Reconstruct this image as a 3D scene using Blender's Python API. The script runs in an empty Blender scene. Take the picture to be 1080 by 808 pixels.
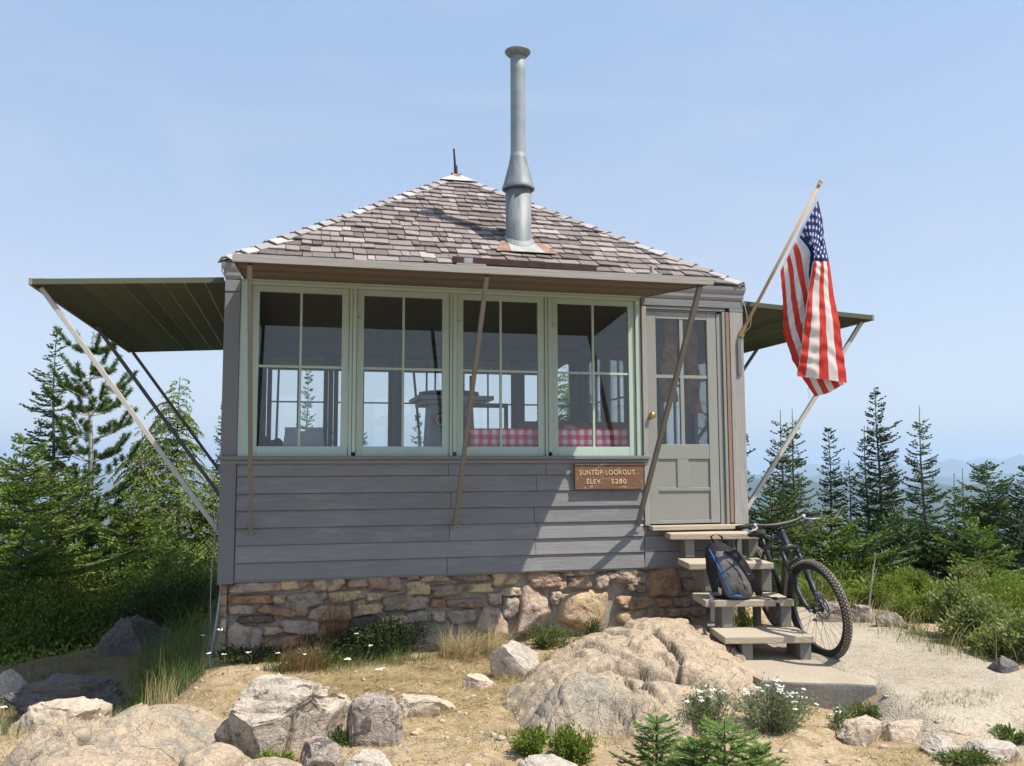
import bpy, bmesh, math, random
import numpy as np
from mathutils import Vector, Matrix, Euler, Quaternion
SC = bpy.context.scene
COL = SC.collection
R_ = math.radians
PI = math.pi

# ------------------------------------------------------------------ camera
F_PX = 930.33
YAW, PITCH, ROLL = R_(13.7303), R_(5.3508), R_(-0.2086)
CAM = np.array([0.5232, -6.9558, 0.8452])
_F = np.array([math.sin(YAW)*math.cos(PITCH), math.cos(YAW)*math.cos(PITCH), math.sin(PITCH)])
_R0 = np.array([math.cos(YAW), -math.sin(YAW), 0.0]); _U0 = np.cross(_R0, _F)
_R = _R0*math.cos(ROLL)+_U0*math.sin(ROLL); _U = -_R0*math.sin(ROLL)+_U0*math.cos(ROLL)
cam_d = bpy.data.cameras.new('camera'); cam = bpy.data.objects.new('camera', cam_d); COL.objects.link(cam)
cam_d.sensor_width = 36.0; cam_d.lens = F_PX/1080*36.0; cam_d.clip_start = 0.05; cam_d.clip_end = 60000
cam.matrix_world = Matrix(((_R[0], _U[0], -_F[0], CAM[0]), (_R[1], _U[1], -_F[1], CAM[1]), (_R[2], _U[2], -_F[2], CAM[2]), (0, 0, 0, 1)))
SC.camera = cam
def ray(u, v): return _F + _R*(u-540)/F_PX - _U*(v-404)/F_PX
def on(axis, val, u, v):
    d = ray(u, v); return CAM + d*((val-CAM[axis])/d[axis])
def at(u, v, dist): return CAM + ray(u, v)*dist

# ------------------------------------------------------------------ noise
def _hash(ix, iy, iz, seed):
    h = (ix.astype(np.int64)*374761393 + iy.astype(np.int64)*668265263 + iz.astype(np.int64)*2147483647 + seed*974634777) & 0xffffffff
    h = ((h ^ (h >> 13))*1274126177) & 0xffffffff
    h = ((h ^ (h >> 15))*2246822519) & 0xffffffff
    return ((h ^ (h >> 16)) & 0xffffff)/float(0xffffff)
def vnoise(x, y, z=0.0, seed=0):
    x = np.asarray(x, float); y = np.asarray(y, float); z = np.zeros_like(x)+z
    ix, iy, iz = np.floor(x), np.floor(y), np.floor(z)
    fx, fy, fz = x-ix, y-iy, z-iz
    fx = fx*fx*(3-2*fx); fy = fy*fy*(3-2*fy); fz = fz*fz*(3-2*fz)
    r = 0
    for a in (0, 1):
        for b in (0, 1):
            for c in (0, 1):
                w = (fx if a else 1-fx)*(fy if b else 1-fy)*(fz if c else 1-fz)
                r = r + w*_hash(ix+a, iy+b, iz+c, seed)
    return r*2-1
def fbm(x, y, z=0.0, seed=0, octv=4, gain=.5):
    r = 0; a = 1.0; f = 1.0
    for o in range(octv):
        r = r + a*vnoise(np.asarray(x)*f+o*17.3, np.asarray(y)*f-o*9.1, np.asarray(z)*f, seed+o); a *= gain; f *= 2.03
    return r

# ------------------------------------------------------------------ terrain height
def sstep(a, b, x):
    t = np.clip((np.asarray(x, float)-a)/(b-a), 0, 1); return t*t*(3-2*t)
def gyard(x, y): return np.sqrt(((x-2.5)/8.2)**2 + ((y+3.0)/(5.5-.25*np.clip(x-5, 0, 4)+1.7*sstep(.6, -.9, x)))**2)
def H0(x, y):
    x = np.asarray(x, float); y = np.asarray(y, float)
    z = -.53 - .045*np.clip(-y, 0, 9) - .05*np.clip(-x-.4, 0, 6)
    z = z - .50*sstep(.12, -.85, x)*sstep(-1.55, -.45, y)
    r = sstep(3.8, 4.1, x)*sstep(-3.0, -2.1, y); z = z*(1-r) + (-.502)*r
    g = gyard(x, y)
    s = np.clip(g-1, 0, None)*7.0
    s = s*s/(s+.9)
    z = z - 700*(1-np.exp(-.55*s/700))
    big = np.clip(s/40, 0, 1)
    z = z + big*np.clip(s*.05, 0, 60)*fbm(x/90, y/90, seed=5, octv=4)
    return z
def H(x, y):
    z = H0(x, y)
    path = sstep(3.9, 4.6, x)*sstep(-2.6, -1.9, y)
    amp = 1-.7*path
    near = np.exp(-(((np.asarray(x)-2)/20)**2+((np.asarray(y)+1)/20)**2))
    z = z + amp*near*(.035*fbm(np.asarray(x)*1.3, np.asarray(y)*1.3, seed=1, octv=3) + .012*fbm(np.asarray(x)*7, np.asarray(y)*7, seed=2, octv=4, gain=.6))
    return z
def Hs(x, y): return float(H(np.array([x]), np.array([y]))[0])

# ------------------------------------------------------------------ objects
def tag(o, label=None, cat=None, group=None, kind=None):
    if label: o['label'] = label
    if cat: o['category'] = cat
    if group: o['group'] = group
    if kind: o['kind'] = kind
    return o
def thing(name, label, cat, loc=(0, 0, 0), group=None):
    o = bpy.data.objects.new(name, None); o.empty_display_size = .1; o.location = loc; COL.objects.link(o)
    o['wl'] = [float(c) for c in loc]
    return tag(o, label, cat, group)
def _origin(o):
    p = Vector((0, 0, 0)); q = o
    while q is not None:
        p += q.location; q = q.parent
    return p
def mk(name, verts, faces, mat, parent=None, loc=None, smooth=False, attrs=None, uv=None, bevel=0, mats=None, midx=None):
    """link a mesh given in world coordinates; its origin goes to the parent's origin (or loc)"""
    verts = np.asarray(verts, float).reshape(-1, 3)
    org = np.array(_origin(parent)) if parent is not None else np.zeros(3)
    l = np.zeros(3)
    if loc is not None: l = np.array(loc, float)-org
    elif parent is None:
        l = np.array([(verts[:, 0].min()+verts[:, 0].max())/2, (verts[:, 1].min()+verts[:, 1].max())/2, verts[:, 2].min()]) if len(verts) else l
    v = verts-org-l
    me = bpy.data.meshes.new(name)
    if isinstance(faces, np.ndarray):
        n, k = faces.shape
        me.vertices.add(len(v)); me.vertices.foreach_set('co', v.ravel())
        me.loops.add(n*k); me.loops.foreach_set('vertex_index', faces.ravel().astype(np.int32))
        me.polygons.add(n); me.polygons.foreach_set('loop_start', np.arange(0, n*k, k, dtype=np.int32))
        me.update(calc_edges=True)
    else:
        me.from_pydata([tuple(p) for p in v], [], faces)
    if smooth: me.polygons.foreach_set('use_smooth', [True]*len(me.polygons))
    for m in (mats or [mat]): me.materials.append(m)
    if midx is not None: me.polygons.foreach_set('material_index', list(midx))
    if uv is not None:
        lay = me.uv_layers.new(name='UVMap'); vi = np.zeros(len(me.loops), dtype=np.int32); me.loops.foreach_get('vertex_index', vi)
        lay.data.foreach_set('uv', np.asarray(uv, float)[vi].ravel())
    if attrs:
        for k, a in attrs.items():
            t = me.attributes.new(k, 'FLOAT', 'POINT'); t.data.foreach_set('value', np.asarray(a, float).ravel())
    me.update()
    o = bpy.data.objects.new(name, me); COL.objects.link(o)
    if parent is not None: o.parent = parent
    o.location = l
    if bevel:
        b = o.modifiers.new('bevel', 'BEVEL'); b.width = bevel; b.segments = 2; b.limit_method = 'ANGLE'; b.angle_limit = R_(40)
    return o

class MB:
    def __init__(s): s.v = []; s.f = []
    def add(s, vs, fs):
        n = len(s.v); s.v += [tuple(map(float, p)) for p in vs]; s.f += [tuple(i+n for i in f) for f in fs]; return s
    def box(s, x0, x1, y0, y1, z0, z1):
        return s.add([(x0, y0, z0), (x1, y0, z0), (x1, y1, z0), (x0, y1, z0), (x0, y0, z1), (x1, y0, z1), (x1, y1, z1), (x0, y1, z1)],
                     [(0, 3, 2, 1), (4, 5, 6, 7), (0, 1, 5, 4), (1, 2, 6, 5), (2, 3, 7, 6), (3, 0, 4, 7)])
    def hexa(s, P):   # 8 points, same order as box
        return s.add(P, [(0, 3, 2, 1), (4, 5, 6, 7), (0, 1, 5, 4), (1, 2, 6, 5), (2, 3, 7, 6), (3, 0, 4, 7)])
    def beam(s, a, b, w, h, up=(0, 0, 1)):
        a = Vector(a); b = Vector(b); d = (b-a).normalized(); up = Vector(up)
        r = d.cross(up)
        if r.length < 1e-4: r = d.cross(Vector((0, 1, 0)))
        r.normalize(); u = r.cross(d)
        r *= w/2; u *= h/2
        return s.hexa([a-r-u, a+r-u, b+r-u, b-r-u, a-r+u, a+r+u, b+r+u, b-r+u])
    def tube(s, pts, rad, n=8, cap=True):
        pts = [Vector(p) for p in pts]; k = len(pts)
        if not hasattr(rad, '__len__'): rad = [rad]*k
        base = len(s.v); prev = None
        for i, p in enumerate(pts):
            d = (pts[min(i+1, k-1)]-pts[max(i-1, 0)])
            d = d.normalized() if d.length > 1e-9 else Vector((0, 0, 1))
            if prev is None:
                r = d.cross(Vector((0, 0, 1)))
                if r.length < .01: r = d.cross(Vector((0, 1, 0)))
            else: r = prev - d*prev.dot(d)
            r.normalize(); prev = r; u = d.cross(r)
            for j in range(n):
                a = 2*PI*j/n; s.v.append(tuple(p + (r*math.cos(a)+u*math.sin(a))*rad[i]))
        for i in range(k-1):
            for j in range(n):
                s.f.append((base+i*n+j, base+i*n+(j+1) % n, base+(i+1)*n+(j+1) % n, base+(i+1)*n+j))
        if cap:
            s.f.append(tuple(base+j for j in range(n))[::-1]); s.f.append(tuple(base+(k-1)*n+j for j in range(n)))
        return s
    def lathe(s, prof, n=24, M=None):   # prof: (r,z) list, around z
        base = len(s.v); M = M or Matrix()
        for r, z in prof:
            for j in range(n):
                a = 2*PI*j/n; s.v.append(tuple(M @ Vector((r*math.cos(a), r*math.sin(a), z))))
        for i in range(len(prof)-1):
            for j in range(n):
                s.f.append((base+i*n+j, base+i*n+(j+1) % n, base+(i+1)*n+(j+1) % n, base+(i+1)*n+j))
        return s
    def poly_prism(s, pts, off):   # planar polygon extruded by vector
        n = len(pts); off = Vector(off)
        P = [Vector(p) for p in pts]
        return s.add(P+[p+off for p in P], [tuple(range(n))[::-1], tuple(range(n, 2*n))]+[(i, (i+1) % n, n+(i+1) % n, n+i) for i in range(n)])
    def xf(s, M):
        s.v = [tuple(M @ Vector(p)) for p in s.v]; return s
    def mk(s, name, mat, parent=None, **k): return mk(name, s.v, s.f, mat, parent, **k)

# ------------------------------------------------------------------ node helper
class NT:
    def __init__(s, name):
        s.m = bpy.data.materials.new(name); s.m.use_nodes = True; s.t = s.m.node_tree; s.t.nodes.clear()
        s.out = s.t.nodes.new('ShaderNodeOutputMaterial')
    def n(s, typ, ins=None, **props):
        nd = s.t.nodes.new('ShaderNode'+typ)
        for k, v in props.items(): setattr(nd, k, v)
        for k, v in (ins or {}).items(): s.set(nd.inputs[k], v)
        return nd
    def set(s, sock, v):
        if hasattr(v, 'is_output') or isinstance(v, bpy.types.NodeSocket): s.t.links.new(v, sock)
        elif isinstance(v, (tuple, list)) and len(v) == 3 and sock.type == 'RGBA': sock.default_value = (*v, 1)
        else: sock.default_value = v
    def math(s, op, a, b=0.0, clamp=False):
        nd = s.t.nodes.new('ShaderNodeMath'); nd.operation = op; nd.use_clamp = clamp; s.set(nd.inputs[0], a); s.set(nd.inputs[1], b); return nd.outputs[0]
    def mix(s, fac, a, b, blend='MIX'):
        nd = s.t.nodes.new('ShaderNodeMix'); nd.data_type = 'RGBA'; nd.blend_type = blend
        s.set(nd.inputs['Factor'], fac); s.set(nd.inputs['A'], a); s.set(nd.inputs['B'], b); return nd.outputs['Result']
    def ramp(s, fac, stops, interp='LINEAR'):
        nd = s.t.nodes.new('ShaderNodeValToRGB'); nd.color_ramp.interpolation = interp; s.set(nd.inputs[0], fac)
        e = nd.color_ramp.elements
        while len(e) > 1: e.remove(e[-1])
        for i, (p, c) in enumerate(stops):
            c = (c, c, c) if not hasattr(c, '__len__') else c
            if i == 0: e[0].position = p; e[0].color = (*c, 1)
            else: x = e.new(p); x.color = (*c, 1)
        return nd.outputs[0]
    def co(s, scale=(1, 1, 1), kind='Object', rot=(0, 0, 0)):
        if kind == 'World': c = s.n('NewGeometry').outputs['Position']
        else: c = s.n('TexCoord').outputs[kind]
        mp = s.n('Mapping', {'Vector': c}); mp.inputs['Scale'].default_value = scale; mp.inputs['Rotation'].default_value = rot
        return mp.outputs[0]
    def noise(s, co, scale, detail=4, rough=.55, dist=0):
        return s.n('TexNoise', {'Vector': co, 'Scale': scale, 'Detail': detail, 'Roughness': rough, 'Distortion': dist}).outputs[0]
    def bump(s, h, strength=.3, dist=.01, normal=None):
        i = {'Height': h, 'Strength': strength, 'Distance': dist}
        if normal is not None: i['Normal'] = normal
        return s.n('Bump', i).outputs[0]
    def bsdf(s, col, rough=.8, normal=None, spec=.3, metal=0.0, **kw):
        i = {'Base Color': col, 'Roughness': rough, 'Specular IOR Level': spec, 'Metallic': metal}
        if normal is not None: i['Normal'] = normal
        i.update(kw)
        b = s.n('BsdfPrincipled', i); s.t.links.new(b.outputs[0], s.out.inputs[0]); return s.m
    def isl(s): return s.n('NewGeometry').outputs['Random Per Island']

def wood(name, col, col2, axis='x', rough=.8, isl=.25, grain=.35, scale=1.0, peel=None, bump=.25, splash=None):
    """painted or bare wood with grain along an axis; peel = (colour, amount)"""
    t = NT(name); st = {'x': (.8, 14, 14), 'y': (14, .8, 14), 'z': (14, 14, .8)}[axis]
    c = t.co(tuple(q*scale for q in st)); cr = t.co()
    g = t.noise(c, 6, 6, .65, .3); big = t.noise(cr, 3.2, 3, .6)
    f = t.math('ADD', t.math('MULTIPLY', g, grain), t.math('MULTIPLY', big, .5)); f = t.math('SUBTRACT', f, .1, True)
    col_ = t.mix(f, col, col2)
    if isl:
        v = t.math('ADD', t.math('MULTIPLY', t.isl(), isl*2), 1-isl)
        hs = t.n('HueSaturation', {'Color': col_, 'Value': v}); col_ = hs.outputs[0]
    h = g
    if splash:
        bl = t.noise(t.co((1.2, 1.2, 7)), 2.2, 6, .7, .5); col_ = t.mix(t.ramp(bl, [(.50, 0.0), (.72, .4)]), col_, tuple(q*1.4 for q in col2))
        b2 = t.noise(t.co((5, 5, 2)), 1.3, 6, .75, .5); col_ = t.mix(t.ramp(b2, [(.54, 0.0), (.74, .45)]), col_, splash)
    if peel:
        pn = t.noise(c, 3.0, 8, .75, .6); pm = t.ramp(pn, [(1-peel[1]-.04, 0.0), (1-peel[1]+.04, 1.0)])
        col_ = t.mix(pm, col_, peel[0])
        h = t.math('SUBTRACT', g, t.math('MULTIPLY', pm, .6))
    return t.bsdf(col_, rough, t.bump(h, bump, .01), .25)

def plain(name, col, rough=.6, var=.15, scale=8, spec=.4, metal=0.0, bump=.1, isl=0.0, detail=4):
    t = NT(name); c = t.co(); g = t.noise(c, scale, detail, .6)
    dk = tuple(max(0, q*(1-var)) for q in col); lt = tuple(min(1, q*(1+var)) for q in col)
    cc = t.ramp(g, [(.3, dk), (.7, lt)])
    if isl:
        v = t.math('ADD', t.math('MULTIPLY', t.isl(), isl*2), 1-isl); cc = t.n('HueSaturation', {'Color': cc, 'Value': v}).outputs[0]
    return t.bsdf(cc, rough, t.bump(g, bump, .01), spec, metal)

def leafmat(name, c1, c2, trans=.25, rough=.55, hue=0.03, val=.35):
    t = NT(name); r = t.isl()
    col = t.mix(t.math('POWER', r, 1.3), c1, c2)
    n = t.noise(t.co(kind='World'), 2.2, 2, .5)
    v = t.math('ADD', t.math('MULTIPLY', n, val*2), 1-val)
    col = t.n('HueSaturation', {'Color': col, 'Value': v}).outputs[0]
    b = t.n('BsdfPrincipled', {'Base Color': col, 'Roughness': rough, 'Specular IOR Level': .25})
    tr = t.n('BsdfTranslucent', {'Color': t.mix(.5, col, (c2[0]*1.6, c2[1]*1.7, c2[2]*.7))})
    m = t.n('MixShader', {0: trans, 1: b.outputs[0], 2: tr.outputs[0]})
    t.t.links.new(m.outputs[0], t.out.inputs[0]); return t.m
# ------------------------------------------------------------------ materials
M = {}
M['siding'] = wood('siding_paint', (.162, .161, .163), (.240, .237, .234), 'x', .66, .13, .7, peel=((.27, .26, .245), .05), bump=.35, splash=(.24, .20, .16))
M['siding_y'] = wood('siding_paint_side', (.162, .161, .163), (.240, .237, .234), 'y', .62, .10, .5, bump=.2)
M['trim_z'] = wood('trim_paint_upright', (.155, .154, .156), (.22, .217, .215), 'z', .65, .12, .5, peel=((.3, .29, .27), .02), bump=.2)
M['trim_x'] = wood('trim_paint_level', (.16, .16, .16), (.26, .255, .24), 'x', .7, .15, .6, peel=((.33, .31, .28), .12), bump=.3)
M['post'] = wood('weathered_post', (.20, .185, .17), (.42, .40, .37), 'z', .85, .15, 1.0, peel=((.33, .22, .14), .12), bump=.6)
M['rust_strip'] = wood('stained_strip', (.20, .11, .07), (.34, .25, .18), 'z', .8, .1, .7, bump=.3)
M['door'] = wood('door_paint', (.235, .24, .215), (.31, .312, .28), 'z', .6, .07, .5, peel=((.33, .32, .28), .012), bump=.15)
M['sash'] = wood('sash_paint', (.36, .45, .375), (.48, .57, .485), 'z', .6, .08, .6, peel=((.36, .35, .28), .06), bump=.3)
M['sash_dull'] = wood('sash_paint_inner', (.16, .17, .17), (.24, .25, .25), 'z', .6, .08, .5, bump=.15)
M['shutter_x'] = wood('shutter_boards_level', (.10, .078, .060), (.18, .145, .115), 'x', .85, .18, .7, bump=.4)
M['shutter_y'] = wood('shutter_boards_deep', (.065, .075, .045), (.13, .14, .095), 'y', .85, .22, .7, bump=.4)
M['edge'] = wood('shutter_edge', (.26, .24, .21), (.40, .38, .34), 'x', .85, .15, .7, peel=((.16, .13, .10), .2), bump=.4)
M['edge_y'] = wood('shutter_edge_side', (.20, .185, .165), (.34, .32, .29), 'y', .85, .15, .7, bump=.4)
M['strut'] = wood('strut_wood', (.18, .165, .14), (.27, .245, .215), 'z', .8, .1, .6, bump=.4)
M['strut_pale'] = wood('strut_pale_wood', (.38, .36, .32), (.52, .50, .46), 'z', .8, .05, .6, bump=.3)
M['strut_dark'] = wood('strut_dark_wood', (.10, .10, .10), (.17, .17, .165), 'z', .8, .1, .6, bump=.3)
M['step'] = wood('step_wood', (.33, .28, .21), (.52, .44, .33), 'x', .9, .08, .8, peel=((.20, .185, .16), .25), bump=.5)
M['step_side'] = wood('step_support_wood', (.17, .165, .15), (.28, .27, .24), 'z', .85, .15, .7, bump=.4)
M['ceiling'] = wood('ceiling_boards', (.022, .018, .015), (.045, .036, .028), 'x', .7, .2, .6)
M['inner'] = wood('inner_wall_paint', (.20, .20, .195), (.26, .255, .25), 'x', .7, .06, .3)
M['floor'] = wood('floor_boards', (.10, .07, .05), (.17, .12, .085), 'x', .6, .2, .6)
M['brownwood'] = wood('brown_furniture_wood', (.20, .065, .03), (.32, .12, .06), 'x', .5, .15, .6)
M['polewood'] = wood('flagpole_wood', (.36, .22, .10), (.50, .34, .17), 'z', .55, .05, .6, bump=.15)

def shingle_mat(name, stops, bump=.8):
    t = NT(name); c = t.co((14, 14, 14)); r = t.isl()
    col = t.ramp(r, stops)
    st = t.n('TexCoord').outputs['UV']; mp = t.n('Mapping', {'Vector': st}); mp.inputs['Scale'].default_value = (60, 5, 1)
    g = t.noise(mp.outputs[0], 2.5, 6, .7, .4)
    v = t.ramp(g, [(.25, .62), (.5, 1.0), (.8, 1.25)])
    col = t.mix(1.0, col, v, 'MULTIPLY')
    n2 = t.noise(t.co(), 1.6, 4, .6)
    col = t.mix(t.math('MULTIPLY', n2, .35), col, (.17, .13, .11))
    return t.bsdf(col, .85, t.bump(g, bump, .006), .2)
M['shingle'] = shingle_mat('weathered_shingle', [(0, (.12, .098, .09)), (.3, (.19, .158, .145)), (.6, (.26, .222, .205)), (.9, (.33, .285, .262)), (1, (.43, .385, .36))])
M['hip'] = shingle_mat('hip_shingle', [(0, (.28, .265, .26)), (.5, (.38, .37, .365)), (1, (.47, .46, .46))], .3)

t = NT('roof_flashing'); n = t.noise(t.co(), 5.5, 4, .6, .5)
c = t.ramp(n, [(.48, (.46, .44, .42)), (.58, (.42, .39, .36)), (.66, (.30, .19, .14)), (.8, (.25, .14, .10))])
M['flash'] = t.bsdf(c, .6, None, .4)
t = NT('galvanised_pipe'); n = t.noise(t.co((6, 6, 1.6)), 2.6, 6, .65, .4); n2 = t.noise(t.co(), 40, 3, .6)
c = t.ramp(n, [(.3, (.13, .145, .15)), (.5, (.19, .205, .208)), (.7, (.26, .275, .275))]); sp = t.ramp(t.noise(t.co(), 9, 5, .7), [(.66, 0.0), (.72, 1.0)])
c = t.mix(t.math('MULTIPLY', sp, .5), c, (.30, .15, .09)); rg = t.ramp(n, [(.3, .5), (.7, .65)])
M['pipe'] = t.bsdf(c, rg, t.bump(n2, .12, .004), .5, .15)
M['pipe_light'] = plain('galvanised_pipe_pale', (.25, .285, .29), .62, .18, 4, .4, .1, .1)
M['darkmetal'] = plain('dark_metal', (.05, .045, .04), .5, .2, 20, .5, .7)
M['steel'] = plain('steel_dull', (.34, .34, .34), .5, .2, 20, .5, .5)
M['brass'] = plain('brass_knob', (.52, .36, .14), .3, .1, 20, .5, 1.0)
M['rustiron'] = plain('rusty_iron', (.06, .035, .03), .75, .3, 14, .3, .3)
M['black'] = plain('black_paint', (.016, .017, .02), .5, .2, 15, .5, 0, .02)
M['blackmatte'] = plain('black_rubber', (.02, .02, .02), .7, .2, 15, .3, 0, .02)
M['cable'] = plain('grey_cable', (.42, .43, .43), .6, .1, 9, .3)
M['purple'] = plain('purple_anodised', (.18, .13, .40), .3, .1, 9, .5, .6)

def rockmat(name, cols, lich=(.20, .20, .18), la=.3, dark=(.06, .055, .06), da=.1, bump=.6, scale=1.0, crack=.5):
    t = NT(name); c = t.co(kind='World')
    n1 = t.noise(c, 2.6*scale, 6, .62, .4); n2 = t.noise(c, 30*scale, 4, .7); n3 = t.noise(c, 7*scale, 6, .7, .7); n4 = t.noise(c, 110, 2, .6)
    k = len(cols); col = t.ramp(n1, [(.3+.4*i/(k-1), q) for i, q in enumerate(cols)])
    col = t.mix(t.ramp(n3, [(.64-la*.45, 0.0), (.72-la*.45, .8)]), col, lich)
    n5 = t.noise(t.n('Mapping', {'Vector': c, 'Location': (5, 3, 1)}).outputs[0], 5*scale, 7, .75, 1.0)
    col = t.mix(t.ramp(n5, [(.66-da*.6, 0.0), (.72-da*.6, .85)]), col, dark)
    at_ = t.n('Attribute', attribute_name='lichen').outputs['Fac']; gm = t.math('MULTIPLY', at_, t.ramp(t.math('ADD', t.math('MULTIPLY', n3, .6), t.math('MULTIPLY', n1, .4)), [(.40, .15), (.55, 1.0)]))
    col = t.mix(gm, col, t.mix(n2, (.17, .16, .14), (.36, .34, .29)))
    ca_ = t.n('Attribute', attribute_name='crack').outputs['Fac']; col = t.mix(ca_, col, (.10, .075, .055))
    sp = t.ramp(n2, [(.3, .72), (.5, 1.0), (.7, 1.22)]); col = t.mix(.8, col, sp, 'MULTIPLY')
    sp2 = t.ramp(n4, [(.3, .8), (.7, 1.2)]); col = t.mix(.7, col, sp2, 'MULTIPLY')
    ms = t.math('ADD', t.math('MULTIPLY', n2, .5), t.math('MULTIPLY', n3, 1.0))
    vo = t.n('TexVoronoi', {'Vector': t.n('Mapping', {'Vector': t.n('VectorMath', {0: c, 1: t.n('TexNoise', {'Vector': c, 'Scale': 3.0}).outputs[1]}, operation='ADD').outputs[0]}).outputs[0], 'Scale': 1.3*scale}, feature='DISTANCE_TO_EDGE')
    cr = t.ramp(vo.outputs[0], [(.0, 0.0), (.012, 1.0)])
    col = t.mix(t.math('MULTIPLY', t.math('SUBTRACT', 1.0, cr), crack), col, (.07, .05, .04))
    ms = t.math('ADD', ms, t.math('MULTIPLY', cr, .6*crack)); ms = t.math('ADD', ms, t.math('MULTIPLY', n4, .15))
    return t.bsdf(col, .92, t.bump(ms, bump, .03), .15)
M['rock_tan'] = rockmat('tan_rock', [(.42, .33, .245), (.50, .41, .315), (.45, .34, .27)], (.34, .29, .23), .2, (.14, .115, .10), .05, crack=.0)
M['rock_grey'] = rockmat('lichen_grey_rock', [(.40, .34, .27), (.52, .445, .36), (.45, .36, .28)], (.23, .21, .175), .3, (.08, .07, .065), .16, .9, 1.5, crack=.0)
M['rock_mauve'] = rockmat('mauve_rock', [(.31, .255, .215), (.43, .36, .305), (.34, .27, .235)], (.22, .20, .18), .2, (.10, .08, .075), .24, .9, 2.0, crack=.0)
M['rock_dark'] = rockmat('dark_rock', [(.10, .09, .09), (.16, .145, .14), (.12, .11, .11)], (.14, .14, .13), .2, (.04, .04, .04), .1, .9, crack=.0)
M['rock_pale'] = rockmat('pale_rock', [(.43, .37, .31), (.52, .46, .39), (.45, .375, .31)], (.31, .285, .25), .15, (.12, .11, .11), .08, .8, 2.0, crack=.0)
M['rock_slab'] = rockmat('slab_rock', [(.39, .305, .215), (.49, .395, .28), (.44, .34, .245), (.52, .43, .315)], (.29, .26, .205), .24, (.12, .095, .08), .09, 1.0, 1.7, crack=.25)

t = NT('foundation_stone'); c = t.co(kind='World'); r = t.n('Attribute', attribute_name='tone').outputs['Fac']
col = t.ramp(r, [(0, (.37, .31, .25)), (.14, (.47, .36, .28)), (.28, (.54, .40, .25)), (.42, (.60, .45, .25)), (.56, (.41, .235, .135)), (.70, (.43, .285, .20)), (.84, (.34, .25, .17)), (1, (.15, .11, .09))])
n = t.noise(c, 9, 6, .7, .6); n2 = t.noise(c, 45, 4, .7)
col = t.mix(t.ramp(n, [(.5, 0.0), (.62, .7)]), col, (.17, .13, .11)); col = t.mix(t.ramp(n, [(.32, .6), (.42, 0.0)]), col, (.46, .39, .31))
col = t.mix(.75, col, t.ramp(n2, [(.3, .7), (.7, 1.25)]), 'MULTIPLY')
M['stone'] = t.bsdf(col, .9, t.bump(t.math('ADD', n, t.math('MULTIPLY', n2, .45)), 1.0, .03), .15)
M['mortar'] = plain('grey_mortar', (.29, .265, .22), .95, .25, 22, .1, 0, .6, detail=6)

# ground
def bare_ground(name, green):
    t = NT(name); c = t.co(kind='World')
    n1 = t.noise(c, 1.1, 5, .6, .3); n2 = t.noise(c, 9, 6, .7, .4); n3 = t.noise(c, 70, 4, .75); n4 = t.noise(c, 4, 5, .65, .3)
    col = t.ramp(n1, [(.3, (.36, .26, .16)), (.5, (.44, .335, .215)), (.7, (.50, .40, .28))])
    col = t.mix(t.ramp(n2, [(.46, 0.0), (.60, .8)]), col, (.33, .235, .12))
    col = t.mix(t.ramp(n4, [(.52, 0.0), (.62, .6)]), col, (.22, .155, .09))
    col = t.mix(.85, col, t.ramp(n3, [(.28, .62), (.5, 1.0), (.72, 1.3)]), 'MULTIPLY')
    vo = t.n('TexVoronoi', {'Vector': c, 'Scale': 38.0, 'Randomness': 1.0}); peb = t.ramp(vo.outputs['Distance'], [(.18, 1.0), (.3, 0.0)])
    pick = t.ramp(t.n('SeparateColor', {0: vo.outputs['Color']}).outputs[0], [(.80, 0.0), (.82, 1.0)], 'CONSTANT'); pf = t.math('MULTIPLY', peb, pick)
    col = t.mix(pf, col, t.mix(t.n('SeparateColor', {0: vo.outputs['Color']}).outputs[1], (.20, .16, .13), (.58, .50, .42)))
    h = t.math('ADD', t.math('ADD', t.math('MULTIPLY', n3, .5), n2), t.math('MULTIPLY', pf, .8))
    if green:
        a = t.n('Attribute', attribute_name='green').outputs['Fac']
        g = t.ramp(t.noise(c, 2.5, 5, .7), [(.3, (.035, .06, .018)), (.6, (.07, .11, .03)), (.8, (.12, .13, .05))])
        col = t.mix(a, col, g)
        b = t.n('Attribute', attribute_name='humus').outputs['Fac']
        col = t.mix(b, col, t.mix(n2, (.13, .09, .055), (.25, .18, .11)))
    return t.bsdf(col, .95, t.bump(h, .9, .025), .1)
M['ground'] = bare_ground('sandy_ground', True)
t = NT('gravel'); c = t.co(kind='World'); vo = t.n('TexVoronoi', {'Vector': c, 'Scale': 95.0}); n1 = t.noise(c, 1.4, 4, .6); n2 = t.noise(c, 26, 5, .7)
sc_ = t.n('SeparateColor', {0: vo.outputs['Color']})
col = t.ramp(n1, [(.3, (.34, .29, .22)), (.7, (.42, .36, .28))])
col = t.mix(.3, col, t.ramp(sc_.outputs[0], [(0, .62), (.4, .95), (.8, 1.1), (1, 1.35)]), 'MULTIPLY'); col = t.mix(.8, col, t.ramp(n2, [(.3, .78), (.7, 1.18)]), 'MULTIPLY')
M['gravel'] = t.bsdf(col, .95, t.bump(t.math('ADD', vo.outputs['Distance'], n2), .7, .008), .1)
t = NT('sandy_slab'); c = t.co(kind='World'); n1 = t.noise(c, 2.0, 5, .6); n2 = t.noise(c, 60, 5, .75)
nz = t.n('SeparateXYZ', {0: t.n('NewGeometry').outputs['Normal']}).outputs[2]
top = t.mix(.8, t.ramp(n1, [(.3, (.34, .285, .215)), (.7, (.42, .36, .275))]), t.ramp(n2, [(.3, .8), (.7, 1.15)]), 'MULTIPLY')
side = t.mix(.8, (.24, .22, .19), t.ramp(n2, [(.3, .6), (.7, 1.3)]), 'MULTIPLY')
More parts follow.
